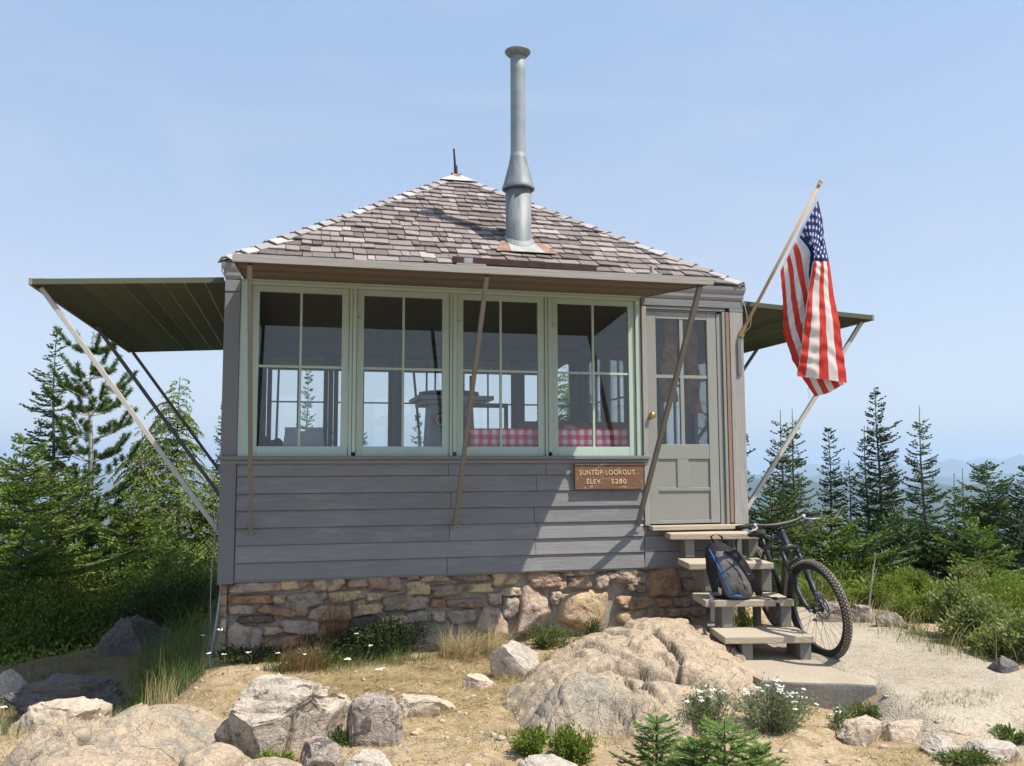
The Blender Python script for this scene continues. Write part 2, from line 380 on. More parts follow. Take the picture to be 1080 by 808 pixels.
M['slab'] = t.bsdf(t.mix(t.ramp(nz, [(.45, 0.0), (.75, 1.0)]), side, top), .95, t.bump(n2, .5, .008), .1)

# foliage
M['fir'] = leafmat('fir_needles', (.040, .085, .022), (.115, .185, .045), .18)
M['fir_dark'] = leafmat('dark_fir_needles', (.022, .052, .020), (.065, .115, .036), .14)
M['fir_young'] = leafmat('young_fir_needles', (.085, .155, .03), (.20, .28, .055), .25)
M['pine'] = leafmat('pine_needles', (.055, .11, .028), (.14, .20, .05), .15)
M['hemlock'] = leafmat('hemlock_needles', (.10, .165, .035), (.24, .31, .07), .22)
M['bush'] = leafmat('bush_leaves', (.085, .14, .022), (.23, .29, .05), .28)
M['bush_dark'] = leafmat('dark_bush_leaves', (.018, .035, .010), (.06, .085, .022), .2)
M['weed'] = leafmat('weed_leaves', (.10, .14, .04), (.30, .32, .12), .28)
M['greygreen'] = leafmat('silver_green_leaves', (.11, .15, .08), (.24, .28, .16), .25)
M['grass'] = leafmat('green_grass', (.045, .085, .018), (.16, .20, .06), .3)
M['straw'] = leafmat('dry_straw', (.33, .25, .13), (.60, .50, .31), .2)
M['redstalk'] = leafmat('red_brown_stalks', (.16, .07, .04), (.30, .17, .09), .2)
M['petal'] = plain('white_petals', (.78, .78, .72), .7, .08, 60, .2, isl=.08)
M['yellow'] = plain('yellow_centre', (.55, .38, .05), .7, .1, 40, .2)
def barkmat(name, a, b):
    t = NT(name); g = t.noise(t.co((14, 14, 4), kind='World'), 3, 5, .7, .4); return t.bsdf(t.ramp(g, [(.3, a), (.7, b)]), .9, t.bump(g, .6, .02), .1)
M['bark'] = barkmat('grey_bark', (.10, .085, .07), (.24, .21, .185))
M['bark_pale'] = barkmat('pale_bark', (.30, .27, .24), (.52, .48, .43))
M['twig'] = barkmat('twig_bark', (.09, .065, .045), (.19, .14, .10))

t = NT('window_glass'); lw = t.n('LayerWeight', {'Blend': .25}); gl = t.n('BsdfGlossy', {'Color': (.80, .79, .77), 'Roughness': .02}); tr = t.n('BsdfTransparent', {'Color': (.95, .965, .96)})
mx = t.n('MixShader', {0: t.math('ADD', t.math('MULTIPLY', lw.outputs['Fresnel'], .75), .035), 1: tr.outputs[0], 2: gl.outputs[0]}); t.t.links.new(mx.outputs[0], t.out.inputs[0]); M['glass'] = t.m

# gingham
t = NT('gingham_cloth'); s = t.n('SeparateXYZ', {0: t.n('TexCoord').outputs['UV']})
fx = t.math('LESS_THAN', t.math('FRACT', t.math('MULTIPLY', s.outputs[0], 1.0)), .5); fy = t.math('LESS_THAN', t.math('FRACT', s.outputs[1]), .5)
col = t.ramp(t.math('MULTIPLY', t.math('ADD', fx, fy), .5), [(0, (.88, .80, .80)), (.3, (.85, .20, .29)), (.8, (.72, .015, .07))], 'CONSTANT')
M['gingham'] = t.bsdf(col, .85, None, .1)

# flag: u along fly 0..1, v from top edge 0 to bottom 1
t = NT('flag_cloth'); s = t.n('SeparateXYZ', {0: t.n('TexCoord').outputs['UV']}); U, V = s.outputs[0], s.outputs[1]
stripe = t.math('MODULO', t.math('FLOOR', t.math('MULTIPLY', V, 13.0)), 2.0)
red = (.60, .055, .035); wht = (.74, .70, .68); blu = (.022, .035, .16)
base = t.mix(stripe, red, wht)
incan = t.math('MULTIPLY', t.math('LESS_THAN', U, .4), t.math('LESS_THAN', V, 7/13))
uu = t.math('MULTIPLY', U, 12/.4); vv = t.math('MULTIPLY', V, 10/(7/13))
ri, rj = t.math('ROUND', uu), t.math('ROUND', vv)
par = t.math('SUBTRACT', 1.0, t.math('ABSOLUTE', t.math('MODULO', t.math('ADD', ri, rj), 2.0)))
inn = t.math('MULTIPLY', t.math('MULTIPLY', t.math('GREATER_THAN', ri, .5), t.math('LESS_THAN', ri, 11.5)), t.math('MULTIPLY', t.math('GREATER_THAN', rj, .5), t.math('LESS_THAN', rj, 9.5)))
FLY, HOIST = 1.30, .76
dx = t.math('MULTIPLY', t.math('SUBTRACT', uu, ri), .4/12*FLY); dy = t.math('MULTIPLY', t.math('SUBTRACT', vv, rj), (7/13)/10*HOIST)
rad = t.math('SQRT', t.math('ADD', t.math('MULTIPLY', dx, dx), t.math('MULTIPLY', dy, dy)))
ang = t.math('ARCTAN2', dx, t.math('MULTIPLY', dy, -1.0))
a72 = t.math('SUBTRACT', t.math('PINGPONG', ang, PI/5), 0.0)   # 0 at an outer point, pi/5 between points
Rs = .0265; rin = Rs*.382
px = t.math('MULTIPLY', rad, t.math('COSINE', a72)); py = t.math('MULTIPLY', rad, t.math('SINE', a72))
P1 = (Rs, 0.0); P2 = (rin*math.cos(PI/5), rin*math.sin(PI/5))
e = (P2[0]-P1[0], P2[1]-P1[1])
cr = t.math('SUBTRACT', t.math('MULTIPLY', t.math('SUBTRACT', py, P1[1]), e[0]), t.math('MULTIPLY', t.math('SUBTRACT', px, P1[0]), e[1]))
star = t.math('MULTIPLY', t.math('MULTIPLY', par, inn), t.math('LESS_THAN', cr, 0.0))
sg = 1 if (e[0]*(0-P1[1])-e[1]*(0-P1[0])) < 0 else -1
if sg < 0: star = t.math('MULTIPLY', t.math('MULTIPLY', par, inn), t.math('GREATER_THAN', cr, 0.0))
can = t.mix(star, blu, (.72, .74, .78)); col = t.mix(incan, base, can)
hem = t.math('LESS_THAN', U, .022); col = t.mix(hem, col, (.70, .70, .68))
wv = t.noise(t.co(), 300, 2, .5)
b = t.n('BsdfPrincipled', {'Base Color': col, 'Roughness': .6, 'Specular IOR Level': .25, 'Normal': t.bump(wv, .1, .002)})
tr = t.n('BsdfTranslucent', {'Color': col}); mx = t.n('MixShader', {0: .35, 1: b.outputs[0], 2: tr.outputs[0]}); t.t.links.new(mx.outputs[0], t.out.inputs[0]); M['flag'] = t.m

# sign board: brown paint worn off in pale patches
t = NT('sign_board_paint'); g = t.noise(t.co((2, 20, 20)), 5, 5, .6); p = t.noise(t.co((1, 1, 1.6)), 13, 6, .75, 1.2)
col = t.mix(g, (.13, .065, .035), (.21, .115, .065)); col = t.mix(t.ramp(p, [(.56, 0.0), (.66, .8)]), col, (.46, .40, .36))
M['signboard'] = t.bsdf(col, .7, t.bump(g, .3, .005), .3)
t = NT('sign_letter_paint'); p = t.noise(t.co(), 60, 4, .7); M['signtext'] = t.bsdf(t.ramp(p, [(.4, (.66, .42, .20)), (.6, (.62, .50, .34))]), .7, None, .2)
# ------------------------------------------------------------------ the lookout cabin
rnd = random.Random(7)
W = 4.27
cabin = thing('lookout_cabin', 'grey clapboard lookout cabin with shingled hip roof on a stone foundation', 'cabin', (W/2, W/2, -.9))
# walls -------------------------------------------------------------
def face_map(side):
    """(a, out, z) -> world: a runs along the wall, out is distance outwards"""
    return {'front': lambda a, o, z: (a, -o, z), 'back': lambda a, o, z: (W-a, W+o, z),
            'left': lambda a, o, z: (-o, W-a, z), 'right': lambda a, o, z: (W+o, a, z)}[side]
def fbox(mb, side, a0, a1, o0, o1, z0, z1):
    f = face_map(side)
    P = [f(a0, o0, z0), f(a1, o0, z0), f(a1, o1, z0), f(a0, o1, z0), f(a0, o0, z1), f(a1, o0, z1), f(a1, o1, z1), f(a0, o1, z1)]
    return mb.add(P, [(0, 1, 2, 3), (4, 7, 6, 5), (0, 4, 5, 1), (1, 5, 6, 2), (2, 6, 7, 3), (3, 7, 4, 0)])
ZS = .895   # top of siding / underside of sill
def boards(side, a0, a1, z0, z1, joints, rows=7):
    mb = MB(); h = (z1-z0)/rows; f = face_map(side)
    for r in range(rows):
        zz0, zz1 = z0+r*h, z0+(r+1)*h
        cuts = [a0]+sorted(j for j, rr in joints if rr == r)+[a1]
        for c0, c1 in zip(cuts[:-1], cuts[1:]):
            g = .002; t0 = .016+rnd.uniform(-.001, .002); sag = rnd.uniform(-.0015, .0015)
            mb.hexa([f(c0+g, -.01, zz0+.004), f(c1-g, -.01, zz0+.004), f(c1-g, t0+.006, zz0+.004+sag), f(c0+g, t0+.006, zz0+.004),
                     f(c0+g, -.01, zz1), f(c1-g, -.01, zz1), f(c1-g, t0-.008, zz1), f(c0+g, t0-.008, zz1)][0:8])
    return mb
def wall(side, x_siding, joints):
    f = face_map(side); mb = MB()
    # inner shell of the lower wall and the header
    fbox(mb, side, .012, W-.012, -.10, -.012, .0, ZS)
    if side == 'front':
        mb = MB(); fbox(mb, side, .012, 3.385, -.10, -.012, 0, ZS); fbox(mb, side, 3.385, W-.012, -.10, -.012, 0, .30)
    fbox(mb, side, .012, W-.012, -.10, -.004, 2.235 if side != 'front' else 2.235, 2.40)
    w = mb.mk('wall', M['inner'], cabin)
    mt = M['siding'] if side in ('front', 'back') else M['siding_y']
    b = boards(side, x_siding[0], x_siding[1], 0, ZS, joints)
    if side == 'front':
        pass
    b.mk('siding', mt, w)
    return w
JF = [(1.70, 6), (1.72, 4), (1.71, 2), (1.69, 0), (2.42, 5), (2.40, 3), (2.43, 2), (2.41, 1), (2.50, 6)]
wf = wall('front', (.095, 3.345), JF)
# low boards carry on under the door
mb = MB(); h = ZS/7
for r in (0, 1):
    mb.box(3.349, W-.10, -.020, .01, r*h+.004, (r+1)*h-.002)
mb.mk('siding', M['siding'], wf)
for sd in ('left', 'right', 'back'):
    wall(sd, (.095, W-.095), [(rnd.uniform(.8, 3.4), r) for r in range(7)])
# skirt of the lower edge
mb = MB(); mb.box(.0, W, -.012, .01, -.012, .003); mb.mk('drip_board', M['trim_x'], cabin)

# corner boards and posts
def corner(x0, x1, y0, y1, z0, z1, m, nm='corner_board'): return MB().box(x0, x1, y0, y1, z0, z1).mk(nm, m, cabin, bevel=.003)
corner(-.022, .09, -.028, .0, -.02, 2.17, M['trim_z']); corner(-.028, -.002, .001, .10, -.02, 2.17, M['trim_z'])
corner(W-.105, W+.022, -.035, .06, .345, 2.17, M['post'], 'corner_post'); corner(W-.09, W+.022, -.026, .0, -.02, .272, M['trim_z'])
corner(W+.002, W+.026, .061, .16, .0, 2.17, M['trim_z'])
corner(-.022, .09, W, W+.028, -.02, 2.17, M['trim_z']); corner(-.028, -.002, W-.10, W-.001, -.02, 2.17, M['trim_z'])
corner(W-.09, W+.022, W, W+.028, -.02, 2.17, M['trim_z']); corner(W+.002, W+.028, W-.10, W-.001, -.02, 2.17, M['trim_z'])
for x, y in ((.06, .055), (W-.06, .12), (.06, W-.055), (W-.06, W-.055)):
    corner(x-.045, x+.045, y-.05, y+.045, .0, 2.38, M['sash_dull'], 'frame_post')

# sills
mb = MB(); mb.box(-.03, 3.40, -.055, -.004, ZS, ZS+.028); mb.box(-.028, 3.385, -.034, -.0, ZS-.03, ZS-.001)
mb.mk('window_sill', M['trim_x'], cabin, bevel=.004)
for sd in ('left', 'right', 'back'):
    mb = MB(); fbox(mb, sd, .03, W-.03, .004, .05, ZS, ZS+.028); mb.mk('window_sill', M['trim_x'], cabin, bevel=.004)

# windows -----------------------------------------------------------
def window(side, a0, a1, z0, z1, mframe, latch=False):
    s = .055; br = .075; tp = .045; am = (a0+a1)/2; zm = 1.612 if side == 'front' else 1.64
    mb = MB(); o0, o1 = -.040, -.006
    fbox(mb, side, a0, a0+s, o0, o1, z0, z1); fbox(mb, side, a1-s, a1, o0, o1, z0, z1)
    fbox(mb, side, a0+s, a1-s, o0+.002, o1-.002, z0, z0+br); fbox(mb, side, a0+s, a1-s, o0+.002, o1-.002, z1-tp, z1)
    w = mb.mk('window', mframe, cabin, bevel=.002)
    mb = MB(); g = .009
    fbox(mb, side, am-g, am+g, o0+.006, o1-.006, z0+br, z1-tp)
    fbox(mb, side, a0+s, am-g, o0+.007, o1-.007, zm-g, zm+g); fbox(mb, side, am+g, a1-s, o0+.007, o1-.007, zm-g, zm+g)
    mb.mk('muntin', mframe, w)
    mb = MB(); fbox(mb, side, a0+s-.004, a1-s+.004, -.0245, -.0215, z0+br-.004, z1-tp+.004); mb.mk('pane', M['glass'], w)
    if latch:
        mb = MB(); fbox(mb, side, a0-.028, a0+.03, -.006, .003, 2.005, 2.017); mb.mk('latch', M['brass'], w)
        mb = MB(); fbox(mb, side, a0-.022, a0-.012, -.002, .004, z0+.06, z0+.072); mb.mk('bolt', M['darkmetal'], w)
    return w
WX = [.175, .970, 1.765, 2.560]
Z0, Z1 = ZS+.028, 2.235
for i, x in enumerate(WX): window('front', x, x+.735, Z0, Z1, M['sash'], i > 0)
fr = MB()
fr.box(.092, .172, -.018, .05, Z0, Z1+.03)
for x in WX[1:]: fr.box(x-.057, x-.034, -.010, .05, Z0, Z1+.002); fr.box(x-.031, x-.003, -.016, .05, Z0+.03, Z1+.002)
fr.box(3.298, 3.345, -.012, .05, Z0, Z1+.03); fr.box(.172, 3.298, -.016, .05, Z1+.003, Z1+.028); fr.box(.094, 3.343, -.0445, .05, Z1+.031, Z1+.075)
fr.mk('window_frame', M['sash'], cabin, bevel=.003)
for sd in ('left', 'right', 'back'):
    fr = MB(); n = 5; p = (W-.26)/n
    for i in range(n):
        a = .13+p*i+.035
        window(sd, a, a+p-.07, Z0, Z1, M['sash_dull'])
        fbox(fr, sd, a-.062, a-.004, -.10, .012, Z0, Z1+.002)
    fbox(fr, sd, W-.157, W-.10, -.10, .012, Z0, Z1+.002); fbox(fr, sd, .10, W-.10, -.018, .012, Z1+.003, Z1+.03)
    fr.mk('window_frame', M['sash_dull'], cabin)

# door ---------------------------------------------------------------
dz0, dz1, dx0, dx1 = .355, 2.155, 3.40, 4.045
mb = MB(); st = .085; yo0, yo1 = -.004, .036
mb.box(dx0, dx0+st, yo0, yo1, dz0, dz1); mb.box(dx1-st, dx1, yo0, yo1, dz0, dz1)
mb.box(dx0+st, dx1-st, yo0+.002, yo1-.002, 2.095, dz1); mb.box(dx0+st, dx1-st, yo0+.002, yo1-.002, .895, 1.02)
mb.box(dx0+st, dx1-st, yo0+.001, yo1-.001, dz0, .385)
mb.box(dx0+st, dx1-st, yo0+.002, yo1-.002, .625, .655); mb.box(3.66, 3.765, yo0+.003, yo1-.003, .655, .895)
mb.box(dx0+st, dx1-st, yo0+.012, yo1-.012, .385, .895)
door = mb.mk('door', M['door'], cabin, bevel=.003)
mb = MB(); xm = (dx0+dx1)/2; mb.box(xm-.016, xm+.016, .002, .03, 1.02, 2.095); mb.box(dx0+st, xm-.016, .003, .029, 1.585, 1.612); mb.box(xm+.016, dx1-st, .003, .029, 1.585, 1.612)
mb.mk('muntin', M['door'], door)
MB().box(dx0+st-.004, dx1-st+.004, .014, .017, 1.016, 2.099).mk('pane', M['glass'], door)
mb = MB(); Mx = Matrix.Translation((3.425, -.004, 1.262)) @ Matrix.Rotation(PI/2, 4, 'X')
mb.lathe([(0, .062), (.018, .060), (.028, .050), (.029, .040), (.02, .028), (.011, .022), (.011, .006), (.026, .005), (.027, 0), (0, 0)], 20, Mx)
mb.mk('door_knob', M['brass'], door, smooth=True)
mb = MB(); mb.box(3.350, 3.392, -.030, .05, .345, 2.19); mb.mk('door_jamb', M['post'], cabin, bevel=.003)
mb = MB(); mb.box(4.050, 4.095, -.008, .05, .345, 2.155); mb.mk('door_jamb', M['door'], cabin, bevel=.003)
mb = MB(); mb.box(4.097, 4.125, -.024, .05, .345, 2.168); mb.mk('door_jamb', M['door'], cabin, bevel=.003)
mb = MB(); mb.box(4.128, 4.161, -.030, .05, .355, 2.168); mb.mk('trim_strip', M['rust_strip'], cabin, bevel=.002)
mb = MB(); mb.box(3.352, 4.126, -.026, .05, 2.172, 2.20); mb.box(3.394, 4.048, -.012, .05, 2.157, 2.170); mb.mk('door_head', M['trim_x'], cabin, bevel=.003)
mb = MB(); mb.box(3.39, 4.25, -.085, .10, .305, .343); mb.mk('door_sill', M['step'], cabin, bevel=.005)
mb = MB(); mb.box(4.228, 4.262, -.05, -.037, 1.62, 1.93); mb.mk('cleat', M['trim_z'], cabin, bevel=.002)

# frieze and crown moulding under the eaves
prof = [(-.028, 2.262), (-.014, 2.262), (-.014, 2.266), (-.004, 2.272), (.004, 2.295), (.004, 2.318), (.012, 2.340), (.018, 2.362), (.020, 2.392), (-.028, 2.392)]
mb = MB()
for sd in ('front', 'right', 'back', 'left'):
    f = face_map(sd); base = len(mb.v); k = len(prof)
    for o, z in prof:
        p = f(-o-.03, o+.03, z); q = f(W+o+.03, o+.03, z); mb.v += [tuple(p), tuple(q)]
    for i in range(k): a, b = base+2*i, base+2*((i+1) % k); mb.f.append((a, a+1, b+1, b))
mb.mk('crown_moulding', M['trim_x'], cabin)
MB().box(3.347, W+.024, -.034, .0, 2.203, 2.260).mk('frieze_board', M['trim_x'], cabin, bevel=.002)
MB().box(-.024, .090, -.034, .0, 2.173, 2.260).mk('frieze_board', M['trim_x'], cabin, bevel=.002); MB().box(W-.105, W+.024, -.037, .0, 2.173, 2.201).mk('frieze_board', M['trim_x'], cabin)
# floor and ceiling
MB().box(.10, W-.10, .05, W-.10, .26, .33).mk('floor_deck', M['floor'], cabin)
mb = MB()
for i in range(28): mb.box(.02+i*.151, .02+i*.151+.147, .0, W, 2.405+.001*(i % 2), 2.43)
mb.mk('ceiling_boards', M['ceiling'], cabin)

# roof -------------------------------------------------------------
EZ, AZ, OV = 2.415, 3.92, .020
SL = (AZ-EZ)/(W/2+OV)
mb = MB(); e = OV
c4 = [(-e, -e, EZ-.03), (W+e, -e, EZ-.03), (W+e, W+e, EZ-.03), (-e, W+e, EZ-.03)]
t4 = [(x, y, EZ-.006) for x, y, z in c4]
mb.add(c4+t4+[(W/2, W/2, AZ-.006)], [(0, 3, 2, 1)]+[(i, (i+1) % 4, 4+(i+1) % 4, 4+i) for i in range(4)]+[(4+i, 4+(i+1) % 4, 8) for i in range(4)])
roof = mb.mk('roof', M['trim_x'], cabin)
half = W/2+OV; slope_len = math.hypot(half, AZ-EZ); NR = 21; expo = slope_len/NR
def shingles(side):
    v = []; fs = []; uvs = []
    f = face_map(side); r = random.Random(hash(side) % 1000 if False else {'front': 3, 'left': 5, 'right': 6, 'back': 8}[side])
    nrm = (SL/math.hypot(1, SL), 1/math.hypot(1, SL))   # outward, up
    for k in range(NR):
        d0 = k*expo-.022; d1 = d0+expo*1.75
        hw = half*(1-(k*expo)/slope_len)     # half width at the butt
        a = -hw+r.uniform(-.02, .03) - .02
        while a < hw:
            w = r.choice([.07, .08, .10, .12, .14, .16, .19])*r.uniform(.9, 1.1); b = min(a+w, hw+.015)
            if b-a < .03: break
            bt = .016+r.uniform(0, .009); dd = r.uniform(-.013, .013); gap = r.uniform(.003, .009); curl = r.uniform(-.004, .008); skew = r.uniform(-.009, .009)
            def P(aa, d, h):
                t = d/slope_len
                out = half-W/2-half*t + 0; zz = EZ+(AZ-EZ)*t
                # clip sideways along the hip
                lim = half*(1-max(t, 0))+.004
                aa = max(-lim, min(lim, aa))
                return f(W/2+aa, (half*(1-t)-W/2)+h*nrm[0], zz+h*nrm[1])
            base = len(v)
            v += [P(a, d0+dd, bt-.008+curl), P(b-gap, d0+dd+skew, bt-.008), P(b-gap, d0+dd+skew, bt+.007), P(a, d0+dd, bt+.007+curl),
                  P(a, d1, -.004), P(b-gap, d1, -.004), P(b-gap, d1, .002), P(a, d1, .002)]
            fs += [tuple(base+q for q in ff) for ff in ((0, 1, 2, 3), (3, 2, 6, 7), (0, 3, 7, 4), (1, 5, 6, 2), (0, 4, 5, 1))]
            u0 = r.random()*9
            uvs += [(u0+a, d0), (u0+b, d0), (u0+b, d0), (u0+a, d0), (u0+a, d1), (u0+b, d1), (u0+b, d1), (u0+a, d1)]
            a = b
    return v, fs, uvs
for sd in ('front', 'right', 'back', 'left'):
    v, fs, uvs = shingles(sd); mk('shingles', v, fs, M['shingle'], roof, uv=uvs)
# hip shingles: pairs laid over each hip
hv = []; hf = []; hu = []; r = random.Random(4)
for cx, cy in ((-OV, -OV), (W+OV, -OV), (W+OV, W+OV), (-OV, W+OV)):
    A = Vector((cx, cy, EZ)); B = Vector((W/2, W/2, AZ)); L = (B-A).length; d = (B-A).normalized(); n = 20; s = L*.93/n
    hx = Vector((1 if cx < W/2 else -1, 0, 0)); hy = Vector((0, 1 if cy < W/2 else -1, 0))
    for k in range(n):
        p = A+d*(k*s-.012); q = p+d*(s*1.6); wdt = .075+r.uniform(-.010, .016)
        for hdir in (hx, hy):
            # the roof plane beside this hip contains d and hdir
            nn = d.cross(hdir); nn = nn if nn.z > 0 else -nn; nn.normalize()
            side = (hdir - d*hdir.dot(d)).normalized()
            hi = .040+r.uniform(0, .010); lo = .012; sk = r.uniform(-.012, .012)
            b0 = p+nn*hi; b1 = p+side*wdt+nn*(hi-.012)+d*sk; t0_ = q+nn*lo; t1 = q+side*wdt+nn*lo*.6; th = nn*.010
            base = len(hv); hv += [b0-th, b1-th, b1, b0, t0_-th, t1-th, t1, t0_]
            hf += [tuple(base+i for i in ff) for ff in ((0, 1, 2, 3), (3, 2, 6, 7), (0, 3, 7, 4), (1, 5, 6, 2), (0, 4, 5, 1), (4, 7, 6, 5))]
            hu += [(0, 0), (.1, 0), (.1, 0), (0, 0), (0, .1), (.1, .1), (.1, .1), (0, .1)]
mk('hip_caps', [tuple(p) for p in hv], hf, M['hip'], roof, uv=hu)
mb = MB(); hh = .20
for i, (sx, sy) in enumerate(((-1, -1), (1, -1), (1, 1), (-1, 1))):
    s2 = [(-1, -1), (1, -1), (1, 1), (-1, 1)][(i+1) % 4]
    zb = AZ+.050-SL*hh
    mb.add([(W/2+sx*hh, W/2+sy*hh, zb), (W/2+s2[0]*hh, W/2+s2[1]*hh, zb), (W/2, W/2, AZ+.052)], [(0, 1, 2)])
mb.mk('apex_cap', M['flash'], roof)
mb = MB(); ap = Vector((W/2, W/2, AZ+.03)); mb.tube([ap, ap+Vector((-.005, 0, .10)), ap+Vector((-.012, 0, .11)), ap+Vector((-.025, 0, .29))], [.022, .02, .013, .010], 8); mb.mk('roof_spike', M['rustiron'], roof)

# chimney ------------------------------------------------------------
CX, CY = 2.425, .56
zc = EZ+SL*(CY+OV)
chim = MB().lathe([(.115, zc-.14), (.115, zc+.55), (.0, zc+.55)], 32, Matrix.Translation((CX, CY, 0))).mk('chimney', M['pipe'], cabin, smooth=False)
def lathe_part(nm, prof, m, n=36):
    o = MB().lathe(prof, n, Matrix.Translation((CX, CY, 0))).mk(nm, m, chim)
    for p in o.data.polygons: p.use_smooth = True
    return o
for p in chim.data.polygons: p.use_smooth = True
zt = zc+.51
lathe_part('pipe_cone', [(.118, zt+.01), (.136, zt-.018), (.147, zt-.012), (.148, zt+.002), (.137, zt+.03), (.118, zt+.10), (.090, zt+.21), (.075, zt+.28), (.072, zt+.30), (.066, zt+.30)], M['pipe'])
lathe_part('upper_pipe', [(.073, zt+.28), (.073, zt+.305), (.070, zt+.31), (.069, zt+.33), (.0685, zt+.6), (.0685, zt+.9), (.0685, zt+1.1), (.0685, zt+1.26), (.065, zt+1.26), (.060, zt+1.1)], M['pipe_light'])
cap = lathe_part('rain_cap', [(.07, zt+1.235), (.098, zt+1.252), (.118, zt+1.275), (.120, zt+1.284), (.095, zt+1.292), (.0, zt+1.298)], M['pipe'])
mb = MB(); mb.box(CX+.03, CX+.10, CY-.03, CY+.02, zt+1.292, zt+1.31); mb.mk('cap_tab', M['darkmetal'], chim)
# flashing collar and plate on the roof
def onroof(x, y, h=0): n = Vector((0, -SL, 1)).normalized(); return Vector((x, y, EZ+SL*(y+OV)))+n*h
M['rustplate'] = plain('rusted_sheet', (.27, .15, .11), .75, .35, 9, .3, 0, .2)
M['pale_plate'] = plain('pale_sheet_metal', (.36, .35, .33), .5, .2, 9, .4, .1, .1)
mb = MB(); P = [onroof(CX-.26, CY-.235, .036), onroof(CX+.30, CY-.235, .036), onroof(CX+.19, CY-.02, .03), onroof(CX-.17, CY-.02, .03)]
mb.poly_prism(P, onroof(0, 0, .004)-onroof(0, 0, 0)); fp_ = mb.mk('flashing_plate', M['rustplate'], chim)
mb = MB(); P = [onroof(CX-.135, CY-.242, .0415), onroof(CX+.175, CY-.242, .0415), onroof(CX+.12, CY-.03, .0365), onroof(CX-.12, CY-.03, .0365)]
mb.poly_prism(P, onroof(0, 0, .004)-onroof(0, 0, 0)); mb.mk('pale_apron', M['pale_plate'], fp_)
mb = MB(); n = 24
ring0 = [onroof(CX+.135*math.cos(a), CY+.135*math.sin(a)*.98, .045) for a in [2*PI*i/n for i in range(n)]]
ring1 = [Vector((CX+.118*math.cos(a), CY+.118*math.sin(a), zc+SL*.118*math.sin(a)+.08)) for a in [2*PI*i/n for i in range(n)]]
mb.add(ring0+ring1, [(i, (i+1) % n, n+(i+1) % n, n+i) for i in range(n)]); mb.mk('flashing_collar', M['pipe'], chim)
# dark gutter board on the eave above the shutter
mb = MB(); mb.beam((1.70, -.16, 2.475), (2.905, -.16, 2.462), .022, .055); mb.beam((1.72, -.11, 2.442), (2.90, -.11, 2.43), .09, .016)
mb.mk('gutter', M['rustiron'], cabin, bevel=.003)

# shutters -----------------------------------------------------------
HZ = 2.285
def shutter(side, a0, a1, out, drop, mb_m, me_m, nb, lip_m=None):
    f = face_map(side); s = MB(); ph = [0]
    def pt(a, t, h):   # t 0..1 from hinge to outer edge
        return Vector(f(a, .045+out*t, HZ-drop*t+h))
    for i in range(nb):
        t0, t1 = i/nb, (i+1)/nb-.006; j = rnd.uniform(-.0015, .0015)
        P = [pt(a0, t0, -.012+j), pt(a1, t0, -.012+j), pt(a1, t1, -.012+j), pt(a0, t1, -.012+j), pt(a0, t0, .010), pt(a1, t0, .010), pt(a1, t1, .010), pt(a0, t1, .010)]
        s.add(P, [(0, 1, 2, 3), (4, 7, 6, 5), (0, 4, 5, 1), (1, 5, 6, 2), (2, 6, 7, 3), (3, 7, 4, 0)])
    sh = s.mk('shutter', mb_m, cabin)
    e = MB()
    def rail(t0, t1, b0, b1, h0, h1):
        P = [pt(b0, t0, h0), pt(b1, t0, h0), pt(b1, t1, h0), pt(b0, t1, h0), pt(b0, t0, h1), pt(b1, t0, h1), pt(b1, t1, h1), pt(b0, t1, h1)]
        e.add(P, [(0, 1, 2, 3), (4, 7, 6, 5), (0, 4, 5, 1), (1, 5, 6, 2), (2, 6, 7, 3), (3, 7, 4, 0)])
    rail(1.0, 1.018, a0-.012, a1+.012, -.022, .030); rail(.94, .999, a0, a1, .011, .030)
    e.mk('edge_rail', me_m, sh, bevel=.002)
    for q0, q1, b0, b1, h0, h1 in [(0, .998, a0-.011, a0-.001, -.018, .024), (0, .998, a1+.001, a1+.011, -.018, .024)]+[(.02, .93, a0+(a1-a0)*c-.03, a0+(a1-a0)*c+.03, .011, .032) for c in (.08, .36, .64, .92)]:
        e = MB(); rail(q0, q1, b0, b1, h0, h1); e.mk('batten', mb_m, sh)
    return sh, pt
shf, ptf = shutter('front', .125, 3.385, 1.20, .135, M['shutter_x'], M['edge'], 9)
def strut(side, sh, pt, a_top, a_bot, zb, m, w=.030, h=.030, tt=.97, curl=None):
    f = face_map(side); p = pt(a_top, tt, -.03); q = Vector(f(a_bot, .045, zb))
    mb = MB().beam(q, p, w, h, up=f(0, 1, 0) if False else (0, 0, 1)); o = mb.mk('strut', m, sh, bevel=.002)
    mb = MB(); mb.tube([q+Vector(f(-.04, 0, 0))-Vector(f(0, 0, 0)) , q+Vector(f(.05, 0, 0))-Vector(f(0, 0, 0))], .005, 6)
    b = Vector(f(a_bot-.010, .022, zb-.022)); c = Vector(f(a_bot+.010, .040, zb+.008))
    mb.box(min(b.x, c.x), max(b.x, c.x), min(b.y, c.y), max(b.y, c.y), b.z, c.z)
    mb.mk('bracket', M['steel'], o)
    return o
strut('front', shf, ptf, .215, .205, .365, M['strut']); strut('front', shf, ptf, 1.755, 1.745, .375, M['strut']); strut('front', shf, ptf, 3.32, 3.275, .35, M['strut'], .034, .034)
